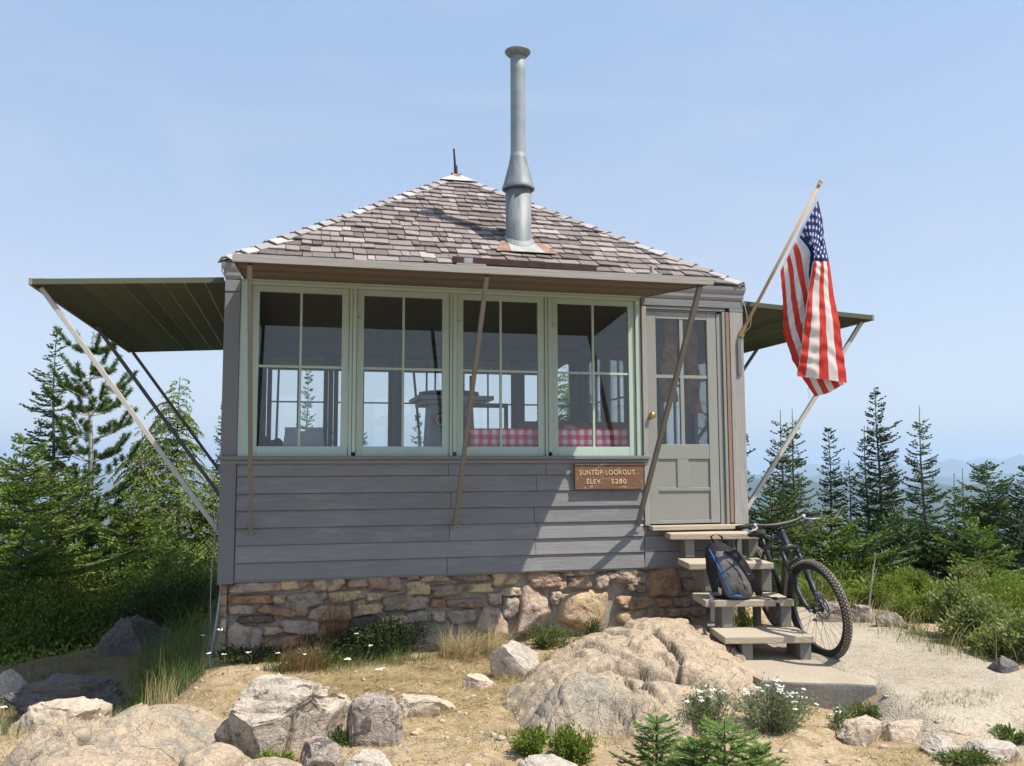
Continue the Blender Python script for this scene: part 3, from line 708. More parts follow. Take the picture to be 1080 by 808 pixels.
# metal clips on the front shutter's outer edge
for a, l, h, up in ((1.64, .10, .010, .0), (1.62, .028, .036, .012), (2.96, .045, .010, 0), (2.94, .008, .05, .011)):
    p = ptf(a, 1.0, .032); mb = MB(); mb.box(p.x-l, p.x+l, p.y-.014, p.y+.024, p.z+up, p.z+up+h); mb.mk('clip', M['edge'] if l > .09 else M['steel'], shf)
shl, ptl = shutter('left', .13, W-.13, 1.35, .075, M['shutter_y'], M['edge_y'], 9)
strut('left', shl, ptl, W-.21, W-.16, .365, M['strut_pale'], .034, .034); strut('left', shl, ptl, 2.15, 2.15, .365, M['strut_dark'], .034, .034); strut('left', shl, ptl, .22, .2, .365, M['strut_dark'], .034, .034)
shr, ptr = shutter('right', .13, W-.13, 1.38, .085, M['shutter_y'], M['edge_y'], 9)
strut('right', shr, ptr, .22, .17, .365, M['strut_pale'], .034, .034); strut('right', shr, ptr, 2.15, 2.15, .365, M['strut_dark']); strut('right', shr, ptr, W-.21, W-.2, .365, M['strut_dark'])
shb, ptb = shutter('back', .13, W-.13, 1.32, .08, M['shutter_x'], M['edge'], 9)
for a in (.25, 2.13, 4.0): strut('back', shb, ptb, a, a, .365, M['strut_dark'])

# foundation -----------------------------------------------------------
mb = MB(); mb.hexa([(.03, .05, -1.4), (W-.03, .05, -1.4), (W-.03, W-.05, -1.4), (.03, W-.05, -1.4), (.03, .05, .0), (W-.03, .05, .0), (W-.03, W-.05, .0), (.03, W-.05, .0)])
fnd = mb.mk('foundation', M['mortar'], cabin)
# rough mortar skin in front
def grid_skin(side, a0, a1, z0, z1, n=110, m=34):
    f = face_map(side); aa = np.linspace(a0, a1, n); zz = np.linspace(z0, z1, m); A, Z = np.meshgrid(aa, zz)
    O = -.048+.010*fbm(A*6, Z*6, seed=11, octv=3)+.006*fbm(A*30, Z*30, seed=12, octv=2)
    O = O - .045*np.clip((Z+.012)/.02, 0, 1)
    v = [f(a, o, z) for a, o, z in zip(A.ravel(), O.ravel(), Z.ravel())]
    idx = np.arange(n*m).reshape(m, n)
    fs = np.stack([idx[:-1, :-1], idx[:-1, 1:], idx[1:, 1:], idx[1:, :-1]], -1).reshape(-1, 4)
    return v, fs
for sd in ('front', 'left', 'right', 'back'):
    v, fs = grid_skin(sd, .02, W-.02, -1.3, -.004); mk('mortar', v, fs, M['mortar'], fnd, smooth=True)
SV = []; SF = []; ST = []; SN = []
def stone(side, a, z, w, h, rot=0, tone=.3, poly=None, depth=None, seed=0):
    f = face_map(side); r = random.Random(seed); nA, rings = (34, 9) if side == 'front' and z > -.62 else (18, 4); base = len(SV); depth = depth or (.038+.25*min(w, h)*r.uniform(.35, .6))
    depth = min(depth, .085); w *= 1.10; h *= 1.13
    k = r.uniform(3.4, 9.0); ph = r.random()*9
    ct = []
    for j in range(nA):
        t = 2*PI*j/nA; c, s = math.cos(t), math.sin(t)
        if poly:
            # radial hit on the polygon around its centre
            best = None; P = poly
            for i in range(len(P)):
                x1, y1 = P[i][0]-a, P[i][1]-z; x2, y2 = P[(i+1) % len(P)][0]-a, P[(i+1) % len(P)][1]-z
                den = c*(y2-y1)-s*(x2-x1)
                if abs(den) < 1e-9: continue
                tt = (x1*(y2-y1)-y1*(x2-x1))/den; uu = (x1*s-y1*c)/den
                if tt > 0 and -1e-6 <= uu <= 1+1e-6: best = tt if best is None else min(best, tt)
            rr = (best or .05)*r.uniform(1.0, 1.06); ct.append((c*rr, s*rr))
        else:
            rr = (abs(c)**k+abs(s)**k)**(-1/k)
            nx = c*rr*w/2; ny = s*rr*h/2
            q = 1+.07*math.sin(2*t+ph)+.07*math.sin(3*t+ph*2)+.05*math.sin(5*t+ph*3)+.03*math.sin(9*t+ph*5)+r.uniform(-.02, .02)
            nx *= q; ny *= q
            ct.append((nx*math.cos(rot)-ny*math.sin(rot), nx*math.sin(rot)+ny*math.cos(rot)))
    tx, tz = r.uniform(-.18, .18), r.uniform(-.2, .1)
    for i in range(rings+1):
        q = 1-i/rings
        prof = (1-(q**7))**.75 if i else 0
        for (cx, cz) in ct:
            x, zz = cx*q, cz*q
            o = -.045+depth*prof + (tx*x+tz*zz)*(1 if i else 0)
            SN.append((a+x, z+zz, seed % 97, 1 if i else 0, {'front': 1, 'back': -1, 'left': -2, 'right': 2}[side]))
            zf = min(z+zz, -.010)
            SV.append(f(a+x, o, zf)); ST.append(tone)
    for i in range(rings):
        for j in range(nA):
            SF.append((base+i*nA+j, base+i*nA+(j+1) % nA, base+(i+1)*nA+(j+1) % nA, base+(i+1)*nA+j))
def px2(u, v): p = on(1, 0.0, u, v); return p[0], p[2]
def st_px(cx, cy, w, h, tone, rot=0, off=(230, 590), sc=5.145, seed=[0]):
    seed[0] += 1
    u, v = off[0]+cx/sc, off[1]+cy/sc
    a, z = px2(u, v); a1, _ = px2(u+.5, v); _, z1 = px2(u, v-.5); kx = (a1-a)*2; kz = (z1-z)*2
    stone('front', a, z, w/sc*kx*1.0, h/sc*kz*1.0, R_(rot), tone, seed=seed[0]*7+1)
def st_poly(pts, tone, off, sc, seed):
    P = [px2(off[0]+x/sc, off[1]+y/sc) for x, y in pts]; P = P[::-1]
    a = sum(p[0] for p in P)/len(P); z = sum(p[1] for p in P)/len(P); stone('front', a, z, .3, .3, 0, tone, poly=P, seed=seed, depth=.075)
TT = dict(grey=0.0, pink=.14, tan=.28, yel=.42, rust=.56, red=.70, brn=.84, dark=1.0)
A_ = [(210,152,270,62,'pink'),(415,138,155,55,'yel'),(592,138,178,76,'tan'),(765,125,120,60,'red'),(905,130,185,84,'red'),(175,222,220,48,'rust'),(328,222,78,50,'tan'),(485,222,202,84,'grey',4),
 (692,202,180,58,'yel',6),(850,203,85,42,'yel'),(122,278,135,52,'pink'),(325,285,200,50,'rust',-14),(440,285,110,60,'brn'),(612,297,212,86,'tan'),(830,272,150,56,'yel'),(765,265,70,90,'red'),(985,240,172,92,'brn',5),(205,330,205,36,'dark'),
 (140,440,190,155,'pink',-20),(295,392,100,48,'tan'),(430,372,165,76,'pink',-8),(365,457,240,70,'rust',12),(520,378,62,82,'pink'),(790,352,160,72,'dark'),(960,342,180,66,'yel'),(1062,318,80,60,'grey'),
 (640,492,140,32,'dark'),(850,425,170,72,'brn'),(300,550,260,60,'brn'),(110,555,120,60,'grey'),(520,548,150,62,'red'),(730,500,140,66,'grey'),(1000,420,140,70,'brn'),(690,580,170,60,'brn'),(1050,500,120,80,'grey')]
for s in A_: st_px(s[0], s[1], s[2]*.97, s[3]*.98, TT[s[4]], s[5] if len(s) > 5 else 0)
st_poly([(560,355),(665,345),(668,455),(515,500)], TT['tan'], (230,590), 5.145, 55)
B_ = [(30,97,66,32,'rust'),(155,99,155,46,'tan'),(342,95,205,50,'brn'),(537,103,145,76,'yel'),(745,112,190,86,'red'),(60,160,140,72,'tan'),(230,168,188,62,'brn'),(402,158,132,46,'yel'),
 (565,178,104,50,'pink'),(55,238,120,72,'grey'),(165,240,76,46,'rust'),(312,240,190,50,'brn'),(478,215,76,62,'pink'),(80,312,108,62,'grey'),(172,312,74,58,'pink'),(290,315,160,76,'grey',6),
 (560,265,84,115,'grey',-8),(885,78,80,28,'tan'),(968,74,100,30,'tan'),(938,127,128,66,'brn'),(1062,118,76,76,'pink'),(845,142,40,50,'tan'),(810,200,62,52,'pink'),(800,220,50,60,'brn')]
for s in B_: st_px(s[0], s[1], s[2]*.97, s[3]*.98, TT[s[4]], s[5] if len(s) > 5 else 0, (430, 590))
st_poly([(640,140),(690,138),(770,200),(800,285),(705,400),(560,405),(600,330),(612,200)], TT['pink'], (430,590), 5.145, 71)
st_poly([(425,240),(500,262),(548,345),(550,420),(430,405),(360,375)], TT['pink'], (430,590), 5.145, 72)
st_poly([(850,195),(1000,165),(1100,180),(1080,270),(1060,345),(990,400),(820,330),(830,250)], TT['tan'], (430,590), 5.145, 73)
C_ = [(320,185,90,50,'pink'),(350,170,0,0,'pink'),(455,185,240,104,'pink',-8),(690,228,208,196,'rust'),(485,272,165,62,'brn',-12),(490,377,272,92,'red'),(692,375,104,56,'rust'),(450,475,175,84,'tan'),(632,467,132,112,'brn'),
 (812,370,120,72,'brn'),(800,443,150,56,'red'),(790,520,170,64,'dark'),(900,250,150,100,'brn'),(1010,330,160,110,'grey'),(960,200,120,80,'tan'),(930,440,120,80,'brn'),(1080,440,130,90,'grey'),(1100,220,130,110,'brn'),(1200,300,150,110,'tan'),(1230,180,130,90,'red'),(1210,430,140,100,'brn')]
for s in C_:
    if s[2]: st_px(s[0], s[1], s[2]*.97, s[3]*.98, TT[s[4]], s[5] if len(s) > 5 else 0, (600, 580), 6.75)
rr = random.Random(21)
def rows(side, a0, a1, z0, z1):
    z = z1
    while z > z0:
        h = rr.uniform(.07, .15); a = a0+rr.uniform(0, .03)
        while a < a1-.05:
            w = min(rr.uniform(.12, .34), a1-a)
            stone(side, a+w/2, z-h/2, w*.93, h*.9, rr.uniform(-.06, .06), rr.choice([0, .14, .28, .42, .56, .7, .84]), seed=rr.randint(1, 9999)); a += w
        z -= h
for sd in ('left', 'right', 'back'): rows(sd, .0, W, -1.25, -.01)
rows('front', .02, W, -1.2, -.60)
SN = np.array(SN); dq = SN[:, 3]*(.014*fbm(SN[:, 0]*10, SN[:, 1]*10, SN[:, 2]*3.1, seed=5, octv=3)+.007*fbm(SN[:, 0]*38, SN[:, 1]*38, SN[:, 2]*3.1, seed=6, octv=3)); SV = np.array([tuple(p) for p in SV]); k_ = SN[:, 4]
SV[:, 1] += np.where(k_ == 1, -dq, np.where(k_ == -1, dq, 0)); SV[:, 0] += np.where(k_ == -2, -dq, np.where(k_ == 2, dq, 0))
mk('stonework', SV, SF, M['stone'], fnd, smooth=True, attrs={'tone': ST})
# ------------------------------------------------------------------ wooden steps
SA = R_(-11.5)
steps_r = thing('wooden_steps', 'four weathered plank steps leading up to the cabin door', 'steps', (3.75, -.7, -.52))
sx = Vector((math.cos(SA), math.sin(SA), 0)); sy = Vector((math.sin(SA), -math.cos(SA), 0))*1.0  # sy points outwards (towards the path)
sy = Vector((math.sin(SA), -math.cos(SA), 0)); S0 = Vector((3.548, .0, 0))
TZ = [.290, .095, -.122, -.322]; TA = [(-.02, .72), (.035, .69), (.05, .695), (.10, .72)]; TF = [.24, .64, 1.04, 1.34]; TW = .70; TD = .30
def sbox(mb, a0, a1, o0, o1, z0, z1):
    P = [S0+sx*a+sy*o+Vector((0, 0, z)) for z in (z0, z1) for a, o in ((a0, o1), (a1, o1), (a1, o0), (a0, o0))]
    return mb.hexa(P)
for k, (z, fo) in enumerate(zip(TZ, TF)):
    bk = -.02 if k == 0 else fo-TD-.09
    a0, a1 = TA[k]
    mb = MB(); sbox(mb, a0, a1, bk, fo, z-.048, z)
    mb.mk('tread', M['step'], steps_r, bevel=.006)
SB = [(0, 1)]
for k, (z, fo) in enumerate(zip(TZ, TF)):
    zb = (TZ[k+1] if k < 3 else -.60)
    # blocks standing under each tread: left and right of it
    for a in (TA[k][0]+.13, TA[k][1]-.085):
        mb = MB(); sbox(mb, a, a+.075, fo-.32 if k else .0, fo-.035, zb+.0005 if k < 3 else zb, z-.0485)
        mb.mk('support_block', M['step_side'], steps_r, bevel=.004)
    if k < 3:
        for a in (.52,):
            mb = MB(); sbox(mb, a, a+.04, fo-.42 if k else .0, fo-.33, -.56, z-.0487); mb.mk('stringer', M['step_side'], steps_r, bevel=.003)

# ------------------------------------------------------------------ mountain bike
WZ = -.489
def wheel_parts(parent, Mx, Rr=.342, name='front_wheel'):
    tm = .027; mb = MB(); N, n = 72, 12
    for i in range(N):
        a = 2*PI*i/N
        for j in range(n):
            b = 2*PI*j/n; r = Rr-tm+tm*math.cos(b); mb.v.append(tuple(Mx @ Vector((r*math.cos(a), tm*math.sin(b), r*math.sin(a)))))
    for i in range(N):
        for j in range(n): mb.f.append((i*n+j, i*n+(j+1) % n, ((i+1) % N)*n+(j+1) % n, ((i+1) % N)*n+j))
    w = mb.mk(name, M['blackmatte'], parent, smooth=True)
    mb = MB()
    for i in range(84):
        a = 2*PI*(i+.5)/84
        for b, off in ((0, 0), (.55, .5), (-.55, .5), (1.05, 0), (-1.05, 0)):
            aa = a+off*2*PI/84; r = Rr-tm+tm*math.cos(b)
            c = Vector((r*math.cos(aa), tm*math.sin(b), r*math.sin(aa))); nr = Vector((math.cos(b)*math.cos(aa), math.sin(b), math.cos(b)*math.sin(aa)))
            tg = Vector((-math.sin(aa), 0, math.cos(aa))); sd = nr.cross(tg)
            P = [c+tg*x*.0075+sd*y*.0055+nr*z for z in (-.002, .0045) for x, y in ((-1, -1), (1, -1), (1, 1), (-1, 1))]
            mb.hexa([Mx @ p for p in P])
    mb.mk('tyre_knobs', M['knob'], w)
    mb = MB(); base = 0; prof = [(Rr-.052, -.013), (Rr-.052, .013), (Rr-.066, .010), (Rr-.066, -.010)]
    for i in range(N):
        a = 2*PI*i/N
        for r, y in prof: mb.v.append(tuple(Mx @ Vector((r*math.cos(a), y, r*math.sin(a)))))
    for i in range(N):
        for j in range(4): mb.f.append((i*4+j, i*4+(j+1) % 4, ((i+1) % N)*4+(j+1) % 4, ((i+1) % N)*4+j))
    mb.mk('rim', M['black'], w)
    mb = MB()
    for i in range(32):
        a = 2*PI*i/32; s = 1 if i % 2 else -1; a2 = a+(.42 if (i//2) % 2 else -.42)*1.0
        mb.tube([Mx @ Vector((.024*math.cos(a2*1+a*0+1.2*(1 if (i//2) % 2 else -1)), s*.028, .024*math.sin(a2+1.2*(1 if (i//2) % 2 else -1)))), Mx @ Vector(((Rr-.064)*math.cos(a), 0, (Rr-.064)*math.sin(a)))], .0013, 4, False)
    mb.mk('spokes', M['black'], w)
    mb = MB(); R90 = Mx @ Matrix.Rotation(PI/2, 4, 'X')
    mb.lathe([(0, -.05), (.012, -.05), (.012, -.036), (.027, -.034), (.027, -.028), (.015, -.024), (.015, .024), (.027, .028), (.027, .034), (.012, .036), (.012, .05), (0, .05)], 20, R90); mb.mk('hub', M['black'], w, smooth=False)
    mb = MB(); yy = .040
    for i in range(36):
        a = 2*PI*i/36
        for r in (.060, .082):
            for y in (yy-.001, yy+.001): mb.v.append(tuple(Mx @ Vector((r*math.cos(a), y, r*math.sin(a)))))
    for i in range(36):
        p = i*4; q = ((i+1) % 36)*4
        mb.f += [(p, q, q+1, p+1), (p+2, p+3, q+3, q+2), (p, p+2, q+2, q), (p+1, q+1, q+3, p+3)]
    for i in range(6):
        a = 2*PI*i/6; mb.beam(Mx @ Vector((.02*math.cos(a), yy, .02*math.sin(a))), Mx @ Vector((.061*math.cos(a+.4), yy, .061*math.sin(a+.4))), .006, .002)
    mb.mk('brake_rotor', M['steel'], w)
    return w
M['knob'] = plain('dusty_tyre_knobs', (.23, .20, .155), .9, .25, 30, .2)
M['frame_paint'] = plain('dark_frame_paint', (.02, .021, .026), .45, .1, 10, .4)
HUB = at(861, 651, 6.12)
lean, hd, hdw = R_(15), R_(-90-13), R_(-90+3.5)
Rr = .342
heading = Vector((math.cos(hd), math.sin(hd), 0)); rightv = Vector((math.sin(hd), -math.cos(hd), 0))
# bike frame: x forward, y left, z up, origin at the front wheel contact
cont = Vector(HUB)-Vector((0, 0, 1))*Rr*math.cos(lean) - rightv*Rr*math.sin(lean)
cont.z = WZ
BK = Matrix.Translation(cont) @ Matrix.Rotation(hd, 4, 'Z') @ Matrix.Rotation(lean, 4, 'X')
bike = thing('mountain_bike', 'black mountain bike leaning on the side of the wooden steps', 'bicycle', tuple(cont))
ax = Vector((0, 0, Rr)); hang = R_(67); up = Vector((-math.cos(hang), 0, math.sin(hang))); fwd = Vector((math.sin(hang), 0, math.cos(hang)))
crown = ax+up*.455-fwd*.045
STEER = Matrix.Translation(crown) @ Matrix.Rotation(hdw-hd, 4, up) @ Matrix.Translation(-crown)
MS = BK @ STEER
wheel_parts(bike, MS @ Matrix.Translation(ax))
rear = Vector((-1.14, 0, Rr)); wheel_parts(bike, BK @ Matrix.Translation(rear), name='rear_wheel')
def T(mb, M_, pts, r, n=10): return mb.tube([M_ @ Vector(p) for p in pts], r, n)
mb = MB()
for s in (1, -1):
    T(mb, MS, [ax+Vector((0, s*.055, 0))-fwd*.0, ax+Vector((0, s*.060, 0))-fwd*.030+up*.05, ax-fwd*.045+up*.12+Vector((0, s*.062, 0)), ax-fwd*.045+up*.30+Vector((0, s*.062, 0))], [.014, .018, .021, .020])
    T(mb, MS, [ax-fwd*.045+up*.29+Vector((0, s*.062, 0)), crown+Vector((0, s*.062, 0))+up*.02], .0165)
T(mb, MS, [crown+Vector((0, -.075, .005)), crown+Vector((0, 0, .028)), crown+Vector((0, .075, .005))], [.018, .024, .018])
T(mb, MS, [ax-fwd*.045+up*.335+Vector((0, -.062, 0)), ax-fwd*.0+up*.385+Vector((0, 0, 0)), ax-fwd*.045+up*.335+Vector((0, .062, 0))], .012)
mb.mk('fork', M['frame_paint'], bike, smooth=True)
ht = crown+up*.16
mb = MB(); T(mb, BK, [crown+up*.02, crown+up*.05, ht-up*.02, ht], [.030, .025, .024, .028], 14)
bb = Vector((-.72, 0, .33)); st_ = bb+Vector((-.13, 0, .40))
T(mb, BK, [crown+up*.045, crown+up*.03+Vector((-.12, 0, -.10)), bb+Vector((.02, 0, .02))], [.026, .030, .027], 12)
T(mb, BK, [ht-up*.035, st_+Vector((0, 0, -.03))], [.022, .019], 12)
T(mb, BK, [bb, st_, st_+Vector((-.02, 0, .06))], [.022, .018, .018], 12)
for s in (1, -1):
    T(mb, BK, [bb+Vector((-.03, s*.03, 0)), bb+Vector((-.14, s*.05, .0)), rear+Vector((0, s*.065, 0))], [.016, .014, .012], 8)
    T(mb, BK, [st_+Vector((0, s*.02, -.06)), rear+Vector((0, s*.062, .01))], [.011, .010], 8)
T(mb, BK, [bb+Vector((0, -.04, 0)), bb+Vector((0, .04, 0))], .024, 14)
fr_ = mb.mk('frame', M['frame_paint'], bike, smooth=True)
mb = MB()
for i in range(4): T(mb, BK, [crown+up*(.155+.012*i), crown+up*(.163+.012*i)], .0185, 14)
mb.mk('headset_spacers', M['steel'], fr_)
stem0 = crown+up*.20; barc = stem0+Vector((.045, 0, .005))
mb = MB(); T(mb, MS, [stem0-up*.025, stem0+up*.02], .019, 12); T(mb, MS, [stem0, barc], .018, 10)
mb.mk('stem', M['black'], bike, smooth=True)
mb = MB(); T(mb, MS, [barc+Vector((-.035, s_, z_)) if abs(s_) > .2 else barc+Vector((0, s_, z_)) for s_, z_ in ((-.34, .028), (-.22, .026), (-.12, .008), (-.05, 0), (.05, 0), (.12, .008), (.22, .026), (.34, .028))], [.0115, .0115, .013, .016, .016, .013, .0115, .0115], 12)
hb = mb.mk('handlebar', M['black'], bike, smooth=True)
for s in (1, -1):
    mb = MB(); T(mb, MS, [barc+Vector((-.035, s*.235, .0265)), barc+Vector((-.035, s*.35, .0285))], .0165, 12); mb.mk('grip', M['blackmatte'], hb, smooth=True)
    mb = MB(); c = barc+Vector((-.03, s*.205, .02)); T(mb, MS, [c+Vector((0, -.012, 0)), c+Vector((0, .012, 0))], .019, 12)
    T(mb, MS, [c, c+Vector((.03, 0, -.015)), c+Vector((.055, s*.03, -.022)), c+Vector((.062, s*.10, -.028))], [.010, .009, .006, .006], 8); mb.mk('brake_lever', M['steel'], hb, smooth=True)
    mb = MB(); c = barc+Vector((.0, s*.225, -.02)); T(mb, MS, [c+Vector((0, -.02, 0)), c, c+Vector((0, .02, 0))], [.012, .019, .010], 10); mb.mk('shifter', M['purple' if s > 0 else 'black'], hb, smooth=True)
mb = MB()
for s, q in ((1, .08), (-1, .05)):
    T(mb, MS, [barc+Vector((.03, s*.20, .005)), barc+Vector((.11, s*.17, -.02)), barc+Vector((.12, s*.09, -.12)), barc+Vector((.06, s*.03, -.19)), crown+Vector((.03, s*.03, .02))], .0025, 6)
T(mb, MS, [crown+Vector((.03, .06, -.01)), crown+Vector((.03, .085, -.16)), ax+Vector((-.03, .085, .12)), ax+Vector((-.02, .07, .07))], .0025, 6)
mb.mk('brake_hose', M['black'], bike)
mb = MB(); T(mb, MS, [ax+Vector((-.06, .045, .045)), ax+Vector((-.045, .05, .10))], .018, 8); T(mb, MS, [ax+Vector((0, -.07, 0)), ax+Vector((0, .072, 0))], .010, 10); mb.mk('brake_caliper', M['purple'], bike)
mb = MB(); T(mb, BK, [st_, st_+Vector((-.02, 0, .06))], .0135, 10); sp = mb.mk('seat_post', M['black'], bike)
sc_c = st_+Vector((-.02, 0, .075)); mb = MB(); N = 12; secs = [(-.13, .068, .0), (-.10, .078, .012), (-.03, .055, .006), (.04, .030, .002), (.11, .020, .0), (.14, .010, -.008)]
for x, w, z in secs:
    for j in range(N):
        a = 2*PI*j/N; mb.v.append(tuple(BK @ (sc_c+Vector((x, w*math.cos(a), z+.018*math.sin(a)*(1 if math.sin(a) > 0 else 1.3))))))
for i in range(len(secs)-1):
    for j in range(N): mb.f.append((i*N+j, i*N+(j+1) % N, (i+1)*N+(j+1) % N, (i+1)*N+j))
mb.f += [tuple(range(N))[::-1], tuple(range((len(secs)-1)*N, len(secs)*N))]
mb.mk('saddle', M['blackmatte'], bike, smooth=True)
mb = MB(); R90 = BK @ Matrix.Translation(bb+Vector((0, -.055, 0))) @ Matrix.Rotation(PI/2, 4, 'X'); mb.lathe([(.02, -.004), (.078, -.004), (.082, 0), (.078, .004), (.02, .004)], 32, R90)
T(mb, BK, [bb+Vector((0, -.07, 0)), bb+Vector((.10, -.08, -.14))], [.016, .012], 8); T(mb, BK, [bb+Vector((0, .07, 0)), bb+Vector((-.10, .08, .14))], [.016, .012], 8); T(mb, BK, [bb+Vector((0, -.07, 0)), bb+Vector((0, .07, 0))], .014, 8)
cr_ = mb.mk('crankset', M['black'], bike)
for s, q in ((-1, (.10, -.12, -.14)), (1, (-.10, .12, .14))):
    mb = MB(); c = BK @ (bb+Vector(q)); mb.box(c.x-.045, c.x+.045, c.y-.04, c.y+.04, c.z-.009, c.z+.009); mb.mk('pedal', M['black'], cr_, bevel=.003)
mb = MB()
for zz in (-.038, .038): T(mb, BK, [bb+Vector((0, -.055, zz*2)), rear+Vector((0, -.055, zz))], .004, 6)
mb.mk('chain', M['darkmetal'], bike)

# ------------------------------------------------------------------ backpack on the third step
bp0 = S0+sx*.285+sy*.92; bp0.z = TZ[2]
pack = thing('backpack', 'small black and grey backpack with blue cord resting on the steps', 'backpack', tuple(bp0))
M['packblack'] = plain('pack_black_fabric', (.026, .026, .029), .85, .35, 14, .2, 0, 1.0, detail=6)
M['packgrey'] = plain('pack_grey_fabric', (.115, .11, .108), .9, .35, 14, .2, 0, 1.0, detail=6)
M['packblue'] = plain('blue_cord', (.03, .12, .38), .6, .1, 30, .3)
bx = sx.copy(); by = -sy.copy()      # by points away from the viewer
tilt = (Vector((0, 0, 1))*.985 + by*.10 - bx*.19).normalized()
def pk(a, b, c): return bp0 + bx*a + by*b + tilt*c
def loft(secs, n=28, pw=2.6, fun=pk):
    mb = MB()
    for (c, cx_, cy_, rx, ry) in secs:
        for j in range(n):
            t = 2*PI*j/n; cc, ss = math.cos(t), math.sin(t); r = (abs(cc)**pw+abs(ss)**pw)**(-1/pw)
            wob = 1+.03*math.sin(3*t+c*30)+.02*math.sin(7*t-c*40)
            mb.v.append(tuple(fun(cx_+cc*r*rx*wob, cy_+ss*r*ry*wob, c)))
    for i in range(len(secs)-1):
        for j in range(n): mb.f.append((i*n+j, i*n+(j+1) % n, (i+1)*n+(j+1) % n, (i+1)*n+j))
    mb.f += [tuple(range(n))[::-1], tuple(range((len(secs)-1)*n, len(secs)*n))]
    return mb
loft([(.0, 0, 0, .115, .075), (.012, 0, 0, .135, .090), (.08, 0, 0, .145, .100), (.20, 0, .005, .140, .095), (.30, -.005, .015, .120, .080), (.36, -.01, .02, .092, .062), (.40, -.015, .025, .055, .042), (.415, -.015, .028, .02, .02)]).mk('pack_body', M['packblack'], pack, smooth=True)
loft([(.008, .025, -.07, .075, .04), (.03, .025, -.085, .10, .052), (.12, .022, -.09, .105, .056), (.20, .015, -.082, .098, .050), (.29, .0, -.06, .075, .040), (.345, -.012, -.030, .04, .025)], fun=pk).mk('front_pocket', M['packgrey'], pack, smooth=True)
loft([(.03, .115, -.02, .03, .05), (.07, .13, -.02, .038, .07), (.16, .125, -.015, .035, .065), (.24, .10, 0, .022, .045)]).mk('side_pocket', M['packgrey'], pack, smooth=True)
def strap(pts, w, th, m, nm, par=pack, side=None):
    mb = MB(); P = [Vector(p) for p in pts]; k = len(P)
    sd = Vector(side) if side is not None else bx
    for i, p in enumerate(P):
        d = (P[min(i+1, k-1)]-P[max(i-1, 0)]).normalized(); s = (sd-d*sd.dot(d)).normalized(); n_ = d.cross(s)
        for a, b in ((-1, -1), (1, -1), (1, 1), (-1, 1)): mb.v.append(tuple(p+s*a*w/2+n_*b*th/2))
    for i in range(k-1):
        for j in range(4): mb.f.append((i*4+j, i*4+(j+1) % 4, (i+1)*4+(j+1) % 4, (i+1)*4+j))
    mb.f += [(0, 1, 2, 3), ((k-1)*4+3, (k-1)*4+2, (k-1)*4+1, (k-1)*4)]
    return mb.mk(nm, m, par)
strap([pk(.02, -.06, .36), pk(.075, -.095, .33), pk(.115, -.115, .25), pk(.14, -.12, .15), pk(.165, -.09, .07), pk(.19, -.05, .03)], .050, .012, M['packblack'], 'shoulder_strap')
strap([pk(.08, -.09, .20), pk(.13, -.125, .185)], .012, .004, M['steel'], 'strap_buckle')
strap([pk(-.04, 0, .40), pk(-.06, -.02, .45), pk(-.02, -.03, .475), pk(.02, -.02, .45), pk(.03, 0, .39)], .014, .005, M['packblack'], 'haul_loop')
e3 = S0+sx*.54+sy*(TF[2]); 
strap([pk(.19, -.05, .025), pk(.25, -.08, .012)-tilt*.0, Vector((e3.x-.02, e3.y+.05, TZ[2]+.012)), Vector((e3.x+.03, e3.y+.004, TZ[2]+.010)), Vector((e3.x+.035, e3.y-.012, TZ[2]-.04)), Vector((e3.x+.03, e3.y-.018, TZ[2]-.13)), Vector((e3.x+.015, e3.y-.012, TZ[2]-.17))], .026, .004, M['packblack'], 'hanging_strap')
e4 = S0+sx*.10+sy*(TF[2])
strap([pk(-.10, -.10, .09), pk(-.12, -.13, .05), Vector((e4.x+.0, e4.y+.02, TZ[2]+.04)), Vector((e4.x-.0, e4.y-.014, TZ[2]-.01)), Vector((e4.x-.01, e4.y-.018, TZ[2]-.15))], .030, .005, M['packgrey'], 'hanging_strap')
mb = MB(); p = Vector((e4.x-.02, e4.y-.02, TZ[2]-.16)); mb.box(p.x-.03, p.x+.025, p.y-.006, p.y+.006, p.z-.014, p.z); mb.mk('strap_buckle', M['steel'], pack)
mb = MB(); mb.tube([pk(-.10, -.045, .36), pk(-.085, -.095, .27), pk(-.065, -.118, .18), pk(-.05, -.135, .08), pk(-.035, -.13, .03)], .005, 8)
mb.tube([pk(-.12, -.04, .30), pk(-.07, -.085, .315), pk(-.03, -.07, .30)], .003, 6); mb.tube([pk(-.11, -.08, .12), pk(-.06, -.12, .21), pk(.0, -.115, .20)], .004, 6)
mb.tube([pk(-.04, -.135, .028), pk(-.01, -.14, .035), pk(.03, -.14, .03)], .007, 8); mb.mk('blue_cord', M['packblue'], pack, smooth=True)
mb = MB(); mb.tube([pk(-.03, -.088, .30), pk(.03, -.12, .25), pk(.06, -.138, .18), pk(.07, -.142, .08)], .003, 6); mb.tube([pk(-.03, -.13, .20), pk(.01, -.14, .12), pk(.015, -.142, .04)], .003, 6); mb.mk('zip', M['packblack'], pack)

